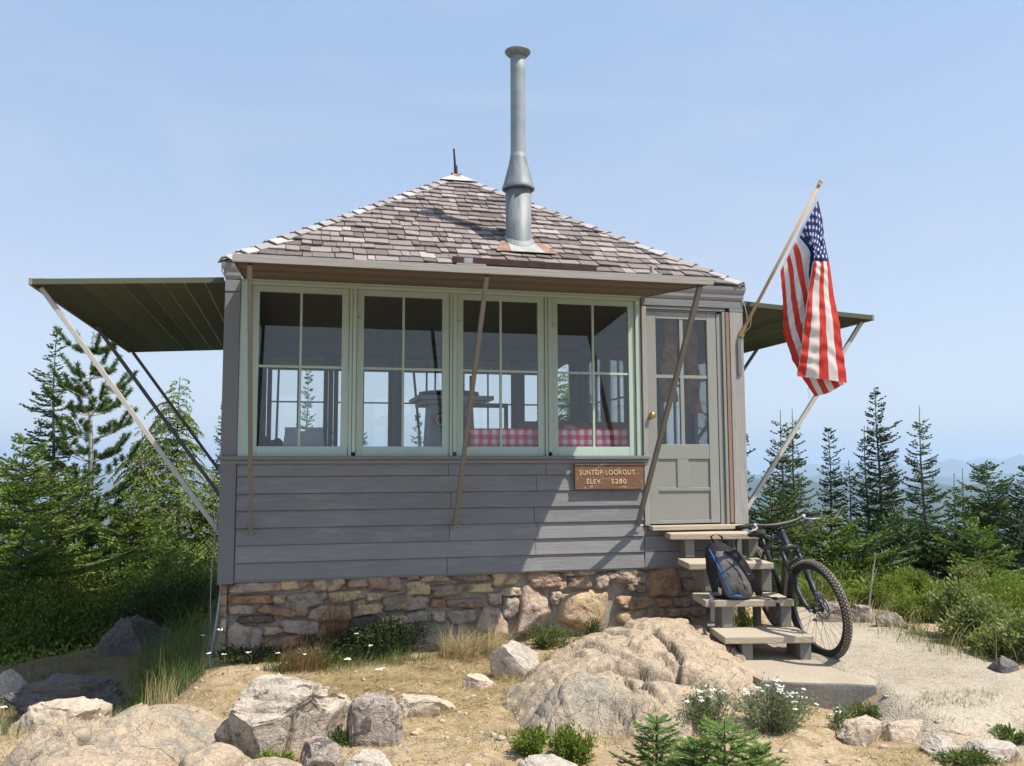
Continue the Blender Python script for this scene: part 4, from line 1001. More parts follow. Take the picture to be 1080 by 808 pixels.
# ------------------------------------------------------------------ flag and pole
tip = on(1, -.26, 866, 191); base = np.array([W+.0, -.045, 1.985])
flag = thing('flag', 'american flag hanging from a wooden pole on the cabin corner post', 'flag', tuple(base))
tv = Vector(tip); bv = Vector(base); dv = (tv-bv).normalized()
mb = MB(); mb.tube([bv-dv*.02, bv+dv*.7, tv-dv*.05], [.0145, .0140, .0125], 12); pole = mb.mk('flagpole', M['polewood'], flag, smooth=True)
mb = MB(); mb.tube([tv-dv*.055, tv-dv*.04, tv-dv*.035, tv-dv*.012, tv+dv*.008, tv+dv*.014], [.014, .019, .016, .020, .021, .004], 12); mb.mk('pole_finial', M['step'], pole, smooth=True)
mb = MB(); mb.lathe([(.0, .012), (.026, .012), (.030, 0), (0, 0)], 16, Matrix.Translation(Vector((W, -.036, 1.975))) @ Matrix.Rotation(PI/2, 4, 'X')); mb.tube([bv-dv*.035, bv+dv*.07], .019, 12); mb.mk('pole_bracket', M['brass'], flag)
mb = MB(); mb.tube([bv+dv*.10, bv+Vector((.05, -.01, .16)), bv+Vector((.035, .0, .26)), Vector((W+.01, -.04, 2.28))], .0028, 6); mb.tube([bv+dv*.2, bv+dv*.12+Vector((.02, 0, -.05)), bv+Vector((.02, 0, .0))], .0022, 6); mb.mk('cord', M['cable'], flag)
# cloth from a control net given in picture columns with a distance for each point
dA = float((Vector(at(863, 209, 1))-Vector(CAM)).dot(Vector(_F)))
def dist_on_pole(u, v):
    # distance along the view direction at which a pixel is nearest the pole
    best = min(((abs((at(u, v, 1)-CAM)[0]*0) + (np.linalg.norm(np.cross(at(u, v, d)-np.array(bv), np.array(dv)))), d) for d in np.linspace(5.8, 8, 441))); return best[1]
d0, d1 = dist_on_pole(862, 209), dist_on_pole(823, 283)
vs = [0, .20, .42, .48, .54, .65, .80, 1.0]
net = {0.0: [(862, 208, 0), (854, 223, 0), (845.5, 239, 0), (843, 243, 0), (841, 247.5, 0), (837, 256, 0), (831, 267.5, 0), (823, 283, 0)],
       .12: [(866, 228, .0), (861, 238, -.05), (855, 252, -.07), (857, 258, .0), (852, 262, .0), (841, 268, -.01), (834, 281, .01), (824, 300, 0)],
       .25: [(870, 252, .02), (865, 255, -.06), (857.5, 264, -.10), (862, 268, .02), (854, 274, .02), (844, 282, -.02), (836.5, 298, .02), (825.5, 320, 0)],
       .40: [(875, 275.5, .03), (866.5, 275.5, -.07), (857.5, 276.5, -.11), (864, 284, .04), (853, 293, .03), (848, 305, -.01), (838.5, 322, -.04), (827, 350, .0)],
       .60: [(880, 313, .03), (866.5, 312, -.09), (852, 313, -.13), (866, 320, .04), (862, 318, .04), (853, 328, 0), (843, 343, -.04), (831.5, 365, -.01)],
       .80: [(887, 356, .03), (867, 355, -.10), (846, 355, -.14), (870, 358, .04), (868, 360, .05), (862, 362, .02), (851, 368, -.02), (839, 386, .0)],
       1.0: [(893.5, 404, .02), (868, 400, -.10), (840.5, 397, -.14), (884, 402, .04), (890, 404, .06), (884, 409, .05), (872, 415, .03), (859, 418.5, .02)]}
us = sorted(net); G = np.zeros((len(us), len(vs), 3))
for i, u in enumerate(us):
    for j, v in enumerate(vs):
        x, y, dz = net[u][j]; dd = d0+(d1-d0)*v if u == 0 else (d0+(d1-d0)*v*(1-u*.7))
        G[i, j] = at(x, y, dd+dz+(0 if u == 0 else -.01))
def interp(xs, Y, x):   # monotone-ish cubic (Catmull-Rom on nonuniform knots) along axis 0
    xs = np.array(xs); m = np.zeros_like(Y)
    for k in range(len(xs)):
        a, b = max(k-1, 0), min(k+1, len(xs)-1); m[k] = (Y[b]-Y[a])/(xs[b]-xs[a])
    k = np.clip(np.searchsorted(xs, x)-1, 0, len(xs)-2); h = xs[k+1]-xs[k]; t = (x-xs[k])/h
    sh = (-1,)+(1,)*(Y.ndim-1); t = t.reshape(sh); h = h.reshape(sh)
    return (2*t**3-3*t**2+1)*Y[k]+(t**3-2*t**2+t)*h*m[k]+(-2*t**3+3*t**2)*Y[k+1]+(t**3-t**2)*h*m[k+1]
NU, NV = 130, 110; uu_ = np.linspace(0, 1, NU); vv_ = np.linspace(0, 1, NV)
A = interp(us, G, uu_); B = interp(vs, np.swapaxes(A, 0, 1), vv_)    # NV x NU x 3
UU, VV = np.meshgrid(uu_, vv_)
ruf = np.clip(UU*6, 0, 1)*(.0035*np.sin(UU*95+VV*16+2*fbm(UU*6, VV*6, seed=4, octv=2))*(.4+.6*vnoise(UU*9, VV*7, seed=9)) + .008*fbm(UU*7, VV*9, seed=3, octv=3))
B = B - ruf[..., None]*np.array(_F)*2.3
idx = np.arange(NU*NV).reshape(NV, NU); fs = np.stack([idx[:-1, :-1], idx[:-1, 1:], idx[1:, 1:], idx[1:, :-1]], -1).reshape(-1, 4)
mk('flag_cloth', B.reshape(-1, 3), fs, M['flag'], flag, smooth=True, uv=np.stack([UU.ravel(), VV.ravel()], -1))
mb = MB(); p = at(853, 407, d1-.1); mb.tube([p, p+np.array([-.01, 0, -.05]), p+np.array([.004, 0, -.08]), p+np.array([-.004, 0, -.11])], .0016, 5); mb.mk('loose_thread', M['redstalk'], flag)

# ------------------------------------------------------------------ sign
sign = thing('sign', 'brown wooden sign with routed letters under the windows', 'sign', (3.05, -.03, .64))
mb = MB(); x0, x1, z0, z1 = 2.735, 3.335, .652, .858
mb.box(x0, x1, -.052, -.028, z0, z1); board = mb.mk('board', M['signboard'], sign, bevel=.004)
mb = MB(); mb.box(x0, x1, -.058, -.0525, z1-.010, z1); mb.box(x0, x1, -.058, -.0525, z0, z0+.010); mb.mk('edge_strip', M['signboard'], board)
def text(body, x, z, size, width, par):
    c = bpy.data.curves.new('lettering', 'FONT'); c.body = body; c.size = size; c.extrude = .0015; c.space_character = 1.12; c.offset = .0006
    o = bpy.data.objects.new('lettering', c); COL.objects.link(o); bpy.context.view_layer.update()
    dg = bpy.context.evaluated_depsgraph_get(); me = bpy.data.meshes.new_from_object(o.evaluated_get(dg)); bpy.data.objects.remove(o)
    v = np.array([q.co for q in me.vertices]); v[:, 0] -= v[:, 0].min(); v[:, 0] *= width/v[:, 0].max()
    V = np.stack([x+v[:, 0], -.0545-v[:, 2], z+v[:, 1]], -1)
    return mk('lettering', V, [tuple(p.vertices) for p in me.polygons], M['signtext'], par)
text('SUNTOP', 2.772, .768, .056, .200, board); text('LOOKOUT', 3.000, .768, .056, .255, board); text('ELEV.', 2.835, .695, .056, .130, board); text('5280', 3.045, .695, .056, .135, board)

# ------------------------------------------------------------------ lightning cable beside the left corner
cab = thing('lightning_cable', 'thin grey cable running down the left cabin corner to the ground', 'cable', (-.2, -.3, -.62))
def cpx(l, d): return [at(u, v, d) for u, v in l]
mb = MB(); top = [(241, 268), (234, 277), (234, 286), (239, 294), (241, 300)]
mb.tube(cpx(top, 6.78), .0045, 8)
mb.tube(cpx([(242, 300), (240, 340), (239, 400), (238, 440), (237.5, 484)], 6.80), .005, 8)
mb.tube(cpx([(237, 484), (236, 500), (236, 560), (234.5, 600), (233, 625), (229, 655), (224, 685), (219, 715), (216, 732)], 6.62), [.012]*9, 8)
mb.tube(cpx([(236, 489), (231, 495), (231, 500), (238, 502), (233, 520), (229, 545), (224, 590), (222, 630), (222, 665)], 6.68), .0035, 8)
mb.mk('cable_run', M['cable'], cab, smooth=True)

# ------------------------------------------------------------------ inside the cabin
FL = .33
tab = thing('table', 'wooden table behind the right hand windows under a checked cloth', 'table', (2.75, .75, FL))
TX0, TX1, TY0, TY1, TZ_ = 1.92, 3.30, .17, .80, 1.145
MB().box(TX0, TX1, TY0, TY1, TZ_-.03, TZ_-.001).mk('table_top', M['brownwood'], tab)
for x in (TX0+.04, TX1-.04):
    for y in (TY0+.04, TY1-.04): MB().box(x-.03, x+.03, y-.03, y+.03, FL, TZ_-.0305).mk('leg', M['brownwood'], tab)
nx, nf = 90, 12; v = []; uv = []; f = []
for i in range(nx+1):
    a = i/nx*(TX1-TX0+.03)+TX0-.015
    row = [(TY1+.012, TZ_-.12, -.62-.12)]
    row = [(TY1+.012, TZ_-.14), (TY1+.008, TZ_), (TY1-.2, TZ_+.003), (TY0+.2, TZ_+.003), (TY0-.004, TZ_+.001), (TY0-.012, TZ_-.01), (TY0-.014+.012*math.sin(a*22), TZ_-.09), (TY0-.02+.02*math.sin(a*22+.3), TZ_-.19)]
    s = 0; pv = None
    for (y, z) in row:
        if pv: s += math.hypot(y-pv[0], z-pv[1])
        pv = (y, z); v.append((a, y, z+.004)); uv.append((a/.076, s/.076))
k = 8
for i in range(nx):
    for j in range(k-1): f.append((i*k+j, (i+1)*k+j, (i+1)*k+j+1, i*k+j+1))
tc = mk('tablecloth', v, f, M['gingham'], None, uv=uv); tag(tc, 'red and white gingham cloth over the table inside the windows', 'tablecloth')
sol = tc.modifiers.new('thickness', 'SOLIDIFY'); sol.thickness = .002
mb = MB(); mb.box(2.30, 2.52, .50, .68, TZ_+.006, TZ_+.022); o = mb.mk('book', plain('pale_cover', (.45, .44, .38), .6), None, bevel=.002); tag(o, 'thin pale book lying flat on the checked tablecloth', 'book')
mb = MB(); mb.box(2.76, 2.88, .32, .42, TZ_+.006, TZ_+.030); mb.box(2.78, 2.85, .33, .41, TZ_+.0305, TZ_+.045); o = mb.mk('card_stack', plain('brown_card', (.40, .28, .16), .7), None); tag(o, 'small tan stack of cards on the checked tablecloth', 'cards')
pen = thing('wooden_ruler', 'slanting wooden stick leaning at the right end of the cloth', 'stick', (3.12, .66, TZ_+.005)); MB().beam((3.06, .60, TZ_+.014), (3.15, 1.04, TZ_+.135), .022, .006).mk('stick', M['polewood'], pen)
# bench with a brown back
bench = thing('wooden_bench', 'dark red brown bench with solid back behind the checked table', 'bench', (3.3, 1.6, FL))
MB().box(2.55, 4.05, 1.10, 1.135, FL+.38, 1.262).mk('backrest', M['brownwood'], bench, bevel=.004); MB().box(2.55, 4.05, 1.136, 1.55, .73, .765).mk('seat', M['brownwood'], bench, bevel=.004)
for x in (2.6, 4.0): MB().box(x-.03, x+.03, 1.14, 1.52, FL, .729).mk('leg', M['brownwood'], bench)
# chair back seen in the third window
ch = thing('wooden_chair', 'brown wooden chair with an open square back behind the table', 'chair', (2.35, 1.9, FL))
for x in (2.13, 2.56): MB().box(x-.018, x+.018, 1.62, 1.655, FL, 1.42).mk('back_post', M['brownwood'], ch, bevel=.003)
MB().box(2.112, 2.578, 1.617, 1.652, 1.4205, 1.465).mk('top_rail', M['brownwood'], ch, bevel=.003); MB().box(2.12, 2.57, 1.66, 2.06, .76, .785).mk('seat', M['brownwood'], ch, bevel=.003)
for x in (2.14, 2.55): MB().box(x-.018, x+.018, 2.0, 2.035, FL, .7595).mk('leg', M['brownwood'], ch)
# fire finder stand in the middle of the room
M['standgrey'] = plain('grey_stand_paint', (.42, .44, .44), .6, .08, 6)
fx_, fy_ = 2.05, 2.05
fs_ = thing('fire_finder_stand', 'grey cabinet stand with a round sighting table in the middle of the room', 'instrument', (fx_, fy_, FL))
mb = MB(); w0, w1 = .27, .21; zz0, zz1 = FL, 1.50
mb.hexa([(fx_-w0, fy_-w0, zz0), (fx_+w0, fy_-w0, zz0), (fx_+w0, fy_+w0, zz0), (fx_-w0, fy_+w0, zz0), (fx_-w1, fy_-w1, zz1), (fx_+w1, fy_-w1, zz1), (fx_+w1, fy_+w1, zz1), (fx_-w1, fy_+w1, zz1)]); mb.mk('cabinet', M['standgrey'], fs_, bevel=.004)
mb = MB(); mb.box(fx_-.37, fx_+.40, fy_-.36, fy_+.36, 1.501, 1.545); mb.box(fx_-.31, fx_+.31, fy_-.31, fy_+.31, 1.46, 1.4995); mb.mk('top_board', M['standgrey'], fs_, bevel=.004)
MB().lathe([(0, 1.56), (.30, 1.56), (.31, 1.575), (.31, 1.60), (.28, 1.605), (0, 1.605)], 40, Matrix.Translation((fx_, fy_, 0))).mk('azimuth_ring', M['darkmetal'], fs_)
mb = MB(); mb.box(fx_-.24, fx_-.225, fy_-.02, fy_+.02, 1.606, 1.83); mb.box(fx_-.15, fx_-.138, fy_-.02, fy_+.02, 1.606, 1.86); mb.box(fx_+.22, fx_+.235, fy_-.02, fy_+.02, 1.606, 1.78); mb.mk('sight', M['darkmetal'], fs_)
Mx = Matrix.Translation((fx_-.13, fy_-.285, 1.30)) @ Matrix.Rotation(PI/2, 4, 'X')
MB().lathe([(.075, .0), (.075, .006), (.0, .006)], 28, Mx).mk('badge', plain('orange_badge', (.42, .12, .03), .6), fs_); MB().lathe([(.052, .0065), (.052, .011), (.038, .011), (.038, .0065)], 28, Mx).mk('badge_ring', M['petal'], fs_)
# counter with box and dark bag behind the first window
cn = thing('wooden_counter', 'low counter along the front wall inside the leftmost window', 'counter', (.75, .45, FL))
MB().box(.20, 1.25, .14, .62, .97, 1.0).mk('counter_top', M['brownwood'], cn); MB().box(.24, 1.21, .18, .60, FL, .969).mk('cupboard', M['inner'], cn)
M['binblue'] = plain('pale_blue_plastic', (.34, .38, .43), .5, .05, 6)
mb = MB(); bx0, bx1, by0, by1, bz0, bz1 = .42, .74, .25, .50, 1.002, 1.155
mb.hexa([(bx0, by0, bz0), (bx1, by0, bz0), (bx1, by1, bz0), (bx0, by1, bz0), (bx0+.015, by0+.01, bz1-.03), (bx1-.01, by0+.01, bz1-.03), (bx1-.01, by1-.01, bz1-.03), (bx0+.015, by1-.01, bz1-.03)])
for a, b in ((bx0+.012, bx0+.125), (bx0+.18, bx1-.012)): mb.box(a, b, by0+.012, by0+.03, bz1-.0305, bz1)
mb.box(bx0+.10, bx0+.20, by0+.012, by0+.03, bz1-.012, bz1-.0005)
o = mb.mk('storage_box', M['binblue'], None, bevel=.006); tag(o, 'pale blue grey plastic box with a handle slot in the leftmost window', 'box')
mb = MB(); P = [(.205, .30, 1.001), (.42, .30, 1.001), (.42, .30, 1.045), (.385, .30, 1.075), (.33, .30, 1.05), (.27, .30, 1.10), (.235, .30, 1.19), (.205, .30, 1.20)]; mb.poly_prism(P, (0, .2, 0)); o = mb.mk('dark_bag', M['packblack'], None, bevel=.012); tag(o, 'black slouching bag in the left corner of the leftmost window', 'bag')
# brown cloth hanging behind the door glass
M['jacket'] = plain('brown_patterned_cloth', (.36, .18, .09), .9, .6, 7, .1, detail=3)
for (xa, xb, xc, xd, ztop, zbot, lb) in ((3.62, 3.72, 3.53, 3.70, 2.36, 1.42, 'left brown cloth hanging inside behind the door glass'), (3.78, 3.87, 3.80, 3.93, 2.36, 1.32, 'right brown cloth hanging inside, longer and nearer the door hinges')):
    mb = MB(); n = 16
    for i in range(17):
        t = i/16; z = ztop+(zbot-ztop)*t; l = xa+(xc-xa)*min(1, t*1.3); r_ = xb+(xd-xb)*min(1, t*1.3); wv = .012*math.sin(i*1.3)
        for j in range(n):
            a = 2*PI*j/n; mb.v.append(((l+r_)/2+(r_-l)/2*math.cos(a)+wv+.20, .50+.05*math.sin(a)*(1+.2*math.sin(3*a+i*.4)), z))
    for i in range(16):
        for j in range(n): mb.f.append((i*n+j, i*n+(j+1) % n, (i+1)*n+(j+1) % n, (i+1)*n+j))
    mb.f += [tuple(range(n))[::-1], tuple(range(16*n, 17*n))]
    tag(mb.mk('hanging_cloth', M['jacket'], None, smooth=True), lb, 'clothing')
MB().box(3.65, 4.20, .47, .53, 2.365, 2.40).mk('hanging_rail', M['brownwood'], cabin)
# ------------------------------------------------------------------ ground sheet
def axis(lo, hi, st, far, ratio=1.085):
    core = list(np.arange(lo, hi+1e-6, st)); a = [core[0]]; s = st
    while a[-1] > -far: s *= ratio; a.append(a[-1]-s)
    b = [core[-1]]; s = st
    while b[-1] < far: s *= ratio; b.append(b[-1]+s)
    return np.array(a[:0:-1]+core+b[1:])
gx = axis(-2.6, 6.0, .035, 14000); gy = axis(-3.6, 2.2, .035, 14000)
X, Y = np.meshgrid(gx, gy); Z = H(X, Y)
idx = np.arange(X.size).reshape(X.shape)
fs = np.stack([idx[:-1, :-1], idx[:-1, 1:], idx[1:, 1:], idx[1:, :-1]], -1).reshape(-1, 4)
# vegetated: beyond the yard; humus: left and back of the cabin
g_ = gyard(X, Y)
nz_ = fbm(X*.8, Y*.8, seed=31, octv=3)*.12
green = sstep(.86, 1.0, g_+nz_)*(Y > -8)
humus = sstep(.25, -.35, X+nz_*3)*sstep(-1.2, -.4, Y+nz_*3+.15*X)
ground = mk('ground', np.stack([X.ravel(), Y.ravel(), Z.ravel()], -1), fs, M['ground'], None, loc=(0, 0, 0), smooth=True, attrs={'green': green, 'humus': humus}); tag(ground, 'dry sandy ground with straw and stones around the cabin', 'ground', kind='structure')

# gravel path
def polysd(P, X, Y):
    P = np.array(P); d = np.full(X.shape, 1e9); inside = np.zeros(X.shape, bool)
    for i in range(len(P)):
        a, b = P[i], P[(i+1) % len(P)]; e = b-a; wx, wy = X-a[0], Y-a[1]; t = np.clip((wx*e[0]+wy*e[1])/(e@e), 0, 1)
        d = np.minimum(d, (wx-e[0]*t)**2+(wy-e[1]*t)**2)
        c = ((a[1] > Y) != (b[1] > Y)) & (X < (b[0]-a[0])*(Y-a[1])/(b[1]-a[1]+1e-12)+a[0]); inside ^= c
    return np.sqrt(d)*np.where(inside, 1, -1)
pp = [tuple(on(2, -.5, u, v)[:2]) for u, v in ((790, 690), (800, 712), (925, 722), (930, 738), (965, 750), (1000, 757), (1040, 764), (1085, 763), (1085, 763))]
pp = pp[:-1]+[(7.5, -3.6), (10.5, -4.6), (10.5, -2.3)]
pp += [tuple(on(2, -.5, u, v)[:2]) for u, v in ((1085, 708), (1050, 700), (1020, 690), (990, 676), (960, 664), (930, 657), (900, 650), (880, 640), (830, 640))]
PA = pp
gx2 = np.arange(3.4, 10.6, .04); gy2 = np.arange(-4.9, 2.4, .04); X2, Y2 = np.meshgrid(gx2, gy2)
sd = polysd(PA, X2, Y2)+.03*fbm(X2*5, Y2*5, seed=41, octv=3)
Z2 = H(X2, Y2)+np.clip(sd*.16, -.05, .014)
idx = np.arange(X2.size).reshape(X2.shape); keep = (sd > -.12); kf = keep[:-1, :-1] & keep[1:, :-1] & keep[:-1, 1:] & keep[1:, 1:]
fs = np.stack([idx[:-1, :-1], idx[:-1, 1:], idx[1:, 1:], idx[1:, :-1]], -1)[kf]
used = np.unique(fs); rm = np.full(X2.size, -1); rm[used] = np.arange(len(used)); V = np.stack([X2.ravel(), Y2.ravel(), Z2.ravel()], -1)[used]
tag(mk('gravel_path', V, rm[fs], M['gravel'], None, smooth=True), 'pale gravel path curving from the steps to the right', 'path', kind='structure')

# ------------------------------------------------------------------ rocks
_ico = {}
def ico(n):
    if n not in _ico:
        bm = bmesh.new(); bmesh.ops.create_icosphere(bm, subdivisions=n, radius=1.0)
        _ico[n] = (np.array([v.co[:] for v in bm.verts]), np.array([[v.index for v in f.verts] for f in bm.faces])); bm.free()
    return _ico[n]
def rock_geo(c, dims, seed, rot=0.0, sub=4, cuts=14, amp=.07, flat=None, tiltv=(0, 0), box=.72):
    rs = np.random.RandomState(seed); sub += 1; P, Fc = ico(sub); p = np.sign(P)*np.abs(P)**box
    for _ in range(cuts):
        n = rs.normal(size=3); n /= np.linalg.norm(n); d = rs.uniform(.55, .86); q = p@n
        p = p-np.clip(q-d, 0, None)[:, None]*n*(.93)
    if flat: p[:, 2] = np.where(p[:, 2] > flat, flat+(p[:, 2]-flat)*.15, p[:, 2])
    p /= np.abs(p).max(0)
    n1 = fbm(P[:, 0]*1.8+seed, P[:, 1]*1.8, P[:, 2]*1.8, seed=seed, octv=6, gain=.55)
    n2 = 1-2*np.abs(fbm(P[:, 0]*2.5, P[:, 1]*2.5+seed, P[:, 2]*2.5, seed=seed+7, octv=4))
    n3 = 1-2*np.abs(fbm(P[:, 0]*7, P[:, 1]*7+seed, P[:, 2]*7, seed=seed+9, octv=4, gain=.6))
    strat = np.floor((P[:, 2]*.8+P[:, 0]*.35+.25*n1)*6)
    st_n = _hash(strat, strat*0, strat*0, seed)-.5
    p = p*(1+amp*n1+amp*.6*n2+amp*.38*n3+amp*.28*st_n)[:, None]
    p = p*np.array(dims)/2
    p[:, 2] += p[:, 0]*tiltv[0]+p[:, 1]*tiltv[1]
    cr, sr = math.cos(rot), math.sin(rot); p = np.stack([p[:, 0]*cr-p[:, 1]*sr, p[:, 0]*sr+p[:, 1]*cr, p[:, 2]], -1)
    return p+np.array(c), Fc
ROCKS = []
def px_rock(u0, v0, u1, v1, seed, dsc=.8, sub=4, zg=None, **k):
    zg_ = -.62 if zg is None else zg
    for _ in range(3):
        q = on(2, zg_, (u0+u1)/2, v1)
        if zg is None: zg_ = Hs(q[0], q[1])
    dist = float((q-CAM)@_F); w = (u1-u0)/F_PX*dist; dp = w*dsc; a = (v1-491)/F_PX
    h = max((v1-v0)/F_PX*dist-dp*a*.35, .04); fwd_ = np.array([math.sin(YAW), math.cos(YAW)])
    c = np.array([q[0], q[1], zg_])+np.array([*(fwd_*dp*.42), 0])
    full = h*1.7; c[2] = zg_+h-full/2
    return rock_geo(c, (w, dp, full), seed, rot=-YAW, sub=sub, **k)
def rock(name, label, mat, *a, **k):
    parts = a[0] if isinstance(a[0], list) else [px_rock(*a, **k)]
    vs, fs, n = [], [], 0
    for v, f in parts: vs.append(v); fs.append(f+n); n += len(v)
    o = mk(name, np.concatenate(vs), np.concatenate(fs), M[mat], None, smooth=True)
    md = o.modifiers.new('facets', 'EDGE_SPLIT'); md.split_angle = R_(38)
    tag(o, label, 'rock'); ROCKS.append(o); return o
def bedrock(name, label, mat, lobes, seed, grey, lines=()):
    grey = [(*at(u, v, d)[:2], r) for u, v, d, r in grey]
    L = []
    for u, v, d, rx, ry, p in lobes: c = at(u, v, d); L.append((c[0], c[1], c[2], rx, ry, p))
    x0 = min(l[0]-l[3] for l in L); x1 = max(l[0]+l[3] for l in L); y0 = min(l[1]-l[4] for l in L); y1 = max(l[1]+l[4] for l in L)
    gx_ = np.arange(x0, x1, .014); gy_ = np.arange(y0, y1, .014); X_, Y_ = np.meshgrid(gx_, gy_); G0 = H(X_, Y_); Zr = np.full(X_.shape, -9.0)
    wx = X_+.06*fbm(X_*2.2, Y_*2.2, seed=seed, octv=3); wy = Y_+.06*fbm(X_*2.2, Y_*2.2, seed=seed+1, octv=3)
    k = 26.0; acc = np.zeros(X_.shape)
    for cx_, cy_, cz_, rx, ry, p in L:
        r = np.sqrt(((wx-cx_)/rx)**2+((wy-cy_)/ry)**2); gb = Hs(cx_, cy_)-.07; z = gb+(cz_-gb)*(1.0-np.clip(r, 0, 1.6)**p); acc += np.exp(k*np.clip(z+.6, -2, 2))
    Zr = np.log(acc)/k-.6
    n1 = fbm(X_*1.9, Y_*1.9, seed=seed+2, octv=6, gain=.42); rd = np.abs(fbm(X_*1.3+3, Y_*1.9, seed=seed+5, octv=4)); crack = np.exp(-rd/.020)
    st_ = fbm(X_*5, Y_*9, seed=seed+7, octv=4, gain=.6); ter = np.floor((Zr+.05*n1)*16)/16-Zr
    rd2 = np.abs(fbm(X_*.9-2, Y_*1.1+5, seed=seed+11, octv=3)); crack2 = np.exp(-rd2/.009)
    n5 = fbm(X_*16, Y_*16, seed=seed+13, octv=3); blk = np.floor(2.4*fbm(X_*1.3, Y_*1.7, seed=seed+15, octv=3)+.5)*.036
    Zr = Zr+.030*n1-.045*crack-.05*crack2+.008*st_+.004*n5+blk+.30*ter*np.clip(.6+n1, 0, 1)
    ln_ = np.zeros(X_.shape); jx = X_+.035*fbm(X_*7, Y_*7, seed=seed+21, octv=3); jy = Y_+.035*fbm(X_*7, Y_*7, seed=seed+22, octv=3)
    for P_ in lines:
        P_ = [at(*q)[:2] for q in P_]
        for a_, b_ in zip(P_[:-1], P_[1:]):
            e_ = b_-a_; t_ = np.clip(((jx-a_[0])*e_[0]+(jy-a_[1])*e_[1])/(e_@e_), 0, 1); d_ = np.hypot(jx-a_[0]-e_[0]*t_, jy-a_[1]-e_[1]*t_); ln_ = np.maximum(ln_, np.exp(-(d_/.014)**2))
            Zr = Zr-.030*np.clip(1-d_/.16, 0, 1)*((jx-a_[0])*e_[1]-(jy-a_[1])*e_[0] > 0)
    Zr = Zr-.045*ln_; crack = np.maximum(crack, ln_)
    lich = np.clip(sum(np.exp(-((X_-q[0])**2+(Y_-q[1])**2)/q[2]**2) for q in grey), 0, 1); cr_at = np.clip(crack*1.0+crack2*1.0-.30, 0, 1)
    keep = Zr > G0-.06; idx = np.arange(X_.size).reshape(X_.shape); kf = keep[:-1, :-1] & keep[1:, :-1] & keep[:-1, 1:] & keep[1:, 1:]
    F_ = np.stack([idx[:-1, :-1], idx[:-1, 1:], idx[1:, 1:], idx[1:, :-1]], -1)[kf]; used = np.unique(F_); rm = np.full(X_.size, -1); rm[used] = np.arange(len(used))
    V_ = np.stack([X_.ravel(), Y_.ravel(), Zr.ravel()], -1)[used]; o = mk(name, V_, rm[F_], M[mat], None, smooth=True, attrs={'lichen': lich.ravel()[used], 'crack': cr_at.ravel()[used]}); tag(o, label, 'rock'); ROCKS.append(o); return o
rock('boulder', 'large grey lichen covered boulder in front of the foundation corner', 'rock_grey', 216, 706, 347, 800, 11, .85, 5, cuts=16, amp=.08, box=.6)
bedrock('bedrock_slab', 'broad tan bedrock sloping out of the bottom left corner', 'rock_slab', [(178, 744, 4.75, .42, .45, 2.6), (95, 768, 4.45, .45, .40, 2.4), (228, 778, 4.25, .34, .34, 2.4), (275, 790, 4.05, .30, .28, 2.2), (130, 800, 4.0, .5, .4, 2.4)], 12, [(205, 750, 4.6, .16), (120, 775, 4.3, .10)], [[(215, 752, 4.55), (180, 776, 4.3), (190, 806, 4.1)], [(60, 780, 4.3), (120, 790, 4.2), (180, 776, 4.3)]])
rock('small_boulder', 'small blocky mauve boulder standing alone on the straw', 'rock_mauve', 366, 734, 423, 786, 113, .8, 4, cuts=5, amp=.06, box=.45)
bedrock('rock_outcrop', 'wide low rounded tan outcrop in front of the steps and stone wall', 'rock_slab', [(682, 665, 6.15, .96, .72, 2.8), (640, 680, 5.75, .80, .62, 2.6), (735, 686, 5.65, .66, .46, 2.6), (618, 708, 5.25, .46, .44, 2.2), (690, 722, 5.05, .42, .34, 2.4), (585, 742, 5.0, .26, .24, 2.0)], 21, [(625, 722, 5.1, .24), (560, 745, 5.0, .12)], [[(572, 722, 5.2), (620, 700, 5.5), (672, 700, 5.5), (722, 716, 5.35), (775, 722, 5.35), (815, 738, 5.2)], [(690, 664, 6.1), (705, 690, 5.7), (722, 716, 5.35)], [(660, 702, 5.45), (668, 740, 5.05), (690, 765, 4.9)]])
rock('flat_rock', 'thin tan slab lying left of the broad sloping slab', 'rock_tan', 22, 763, 125, 792, 14, .6, 4, flat=.4)
rock('small_rock', 'pale tan stone at the left edge of the photo', 'rock_pale', -22, 708, 27, 742, 15, .8, 4, cuts=18)
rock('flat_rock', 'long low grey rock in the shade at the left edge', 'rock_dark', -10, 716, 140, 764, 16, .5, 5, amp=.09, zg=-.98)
rock('flat_rock', 'tan straw covered rock between the shaded rock and slab', 'rock_tan', 0, 736, 105, 775, 30, .5, 4, amp=.08, flat=.5)
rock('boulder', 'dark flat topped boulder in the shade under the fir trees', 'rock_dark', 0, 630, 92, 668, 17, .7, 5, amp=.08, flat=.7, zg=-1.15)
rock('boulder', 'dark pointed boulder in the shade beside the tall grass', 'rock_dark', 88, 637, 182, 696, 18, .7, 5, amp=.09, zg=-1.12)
rock('small_boulder', 'angular pale grey rock leaning against the stone foundation', 'rock_pale', 516, 672, 578, 720, 19, .6, 4, cuts=20, amp=.07)
rock('flat_rock', 'low tan rock half buried in straw near the middle', 'rock_tan', 412, 724, 482, 754, 20, .6, 4, flat=.5)
rock('small_rock', 'pale sandy stone just behind the mauve boulder', 'rock_tan', 342, 733, 382, 770, 24, .8, 4)
rock('flat_rock', 'pale flat stone at the bottom edge below the mauve boulder', 'rock_pale', 358, 788, 418, 822, 25, .8, 4, flat=.5)
rock('flat_rock', 'greyish rock at the bottom edge right of the lichen boulder', 'rock_mauve', 305, 776, 362, 820, 26, .8, 4, flat=.6)
rock('flat_rock', 'pale flat stone at the bottom edge under the green tuft', 'rock_pale', 535, 794, 625, 830, 27, .7, 4, flat=.5)
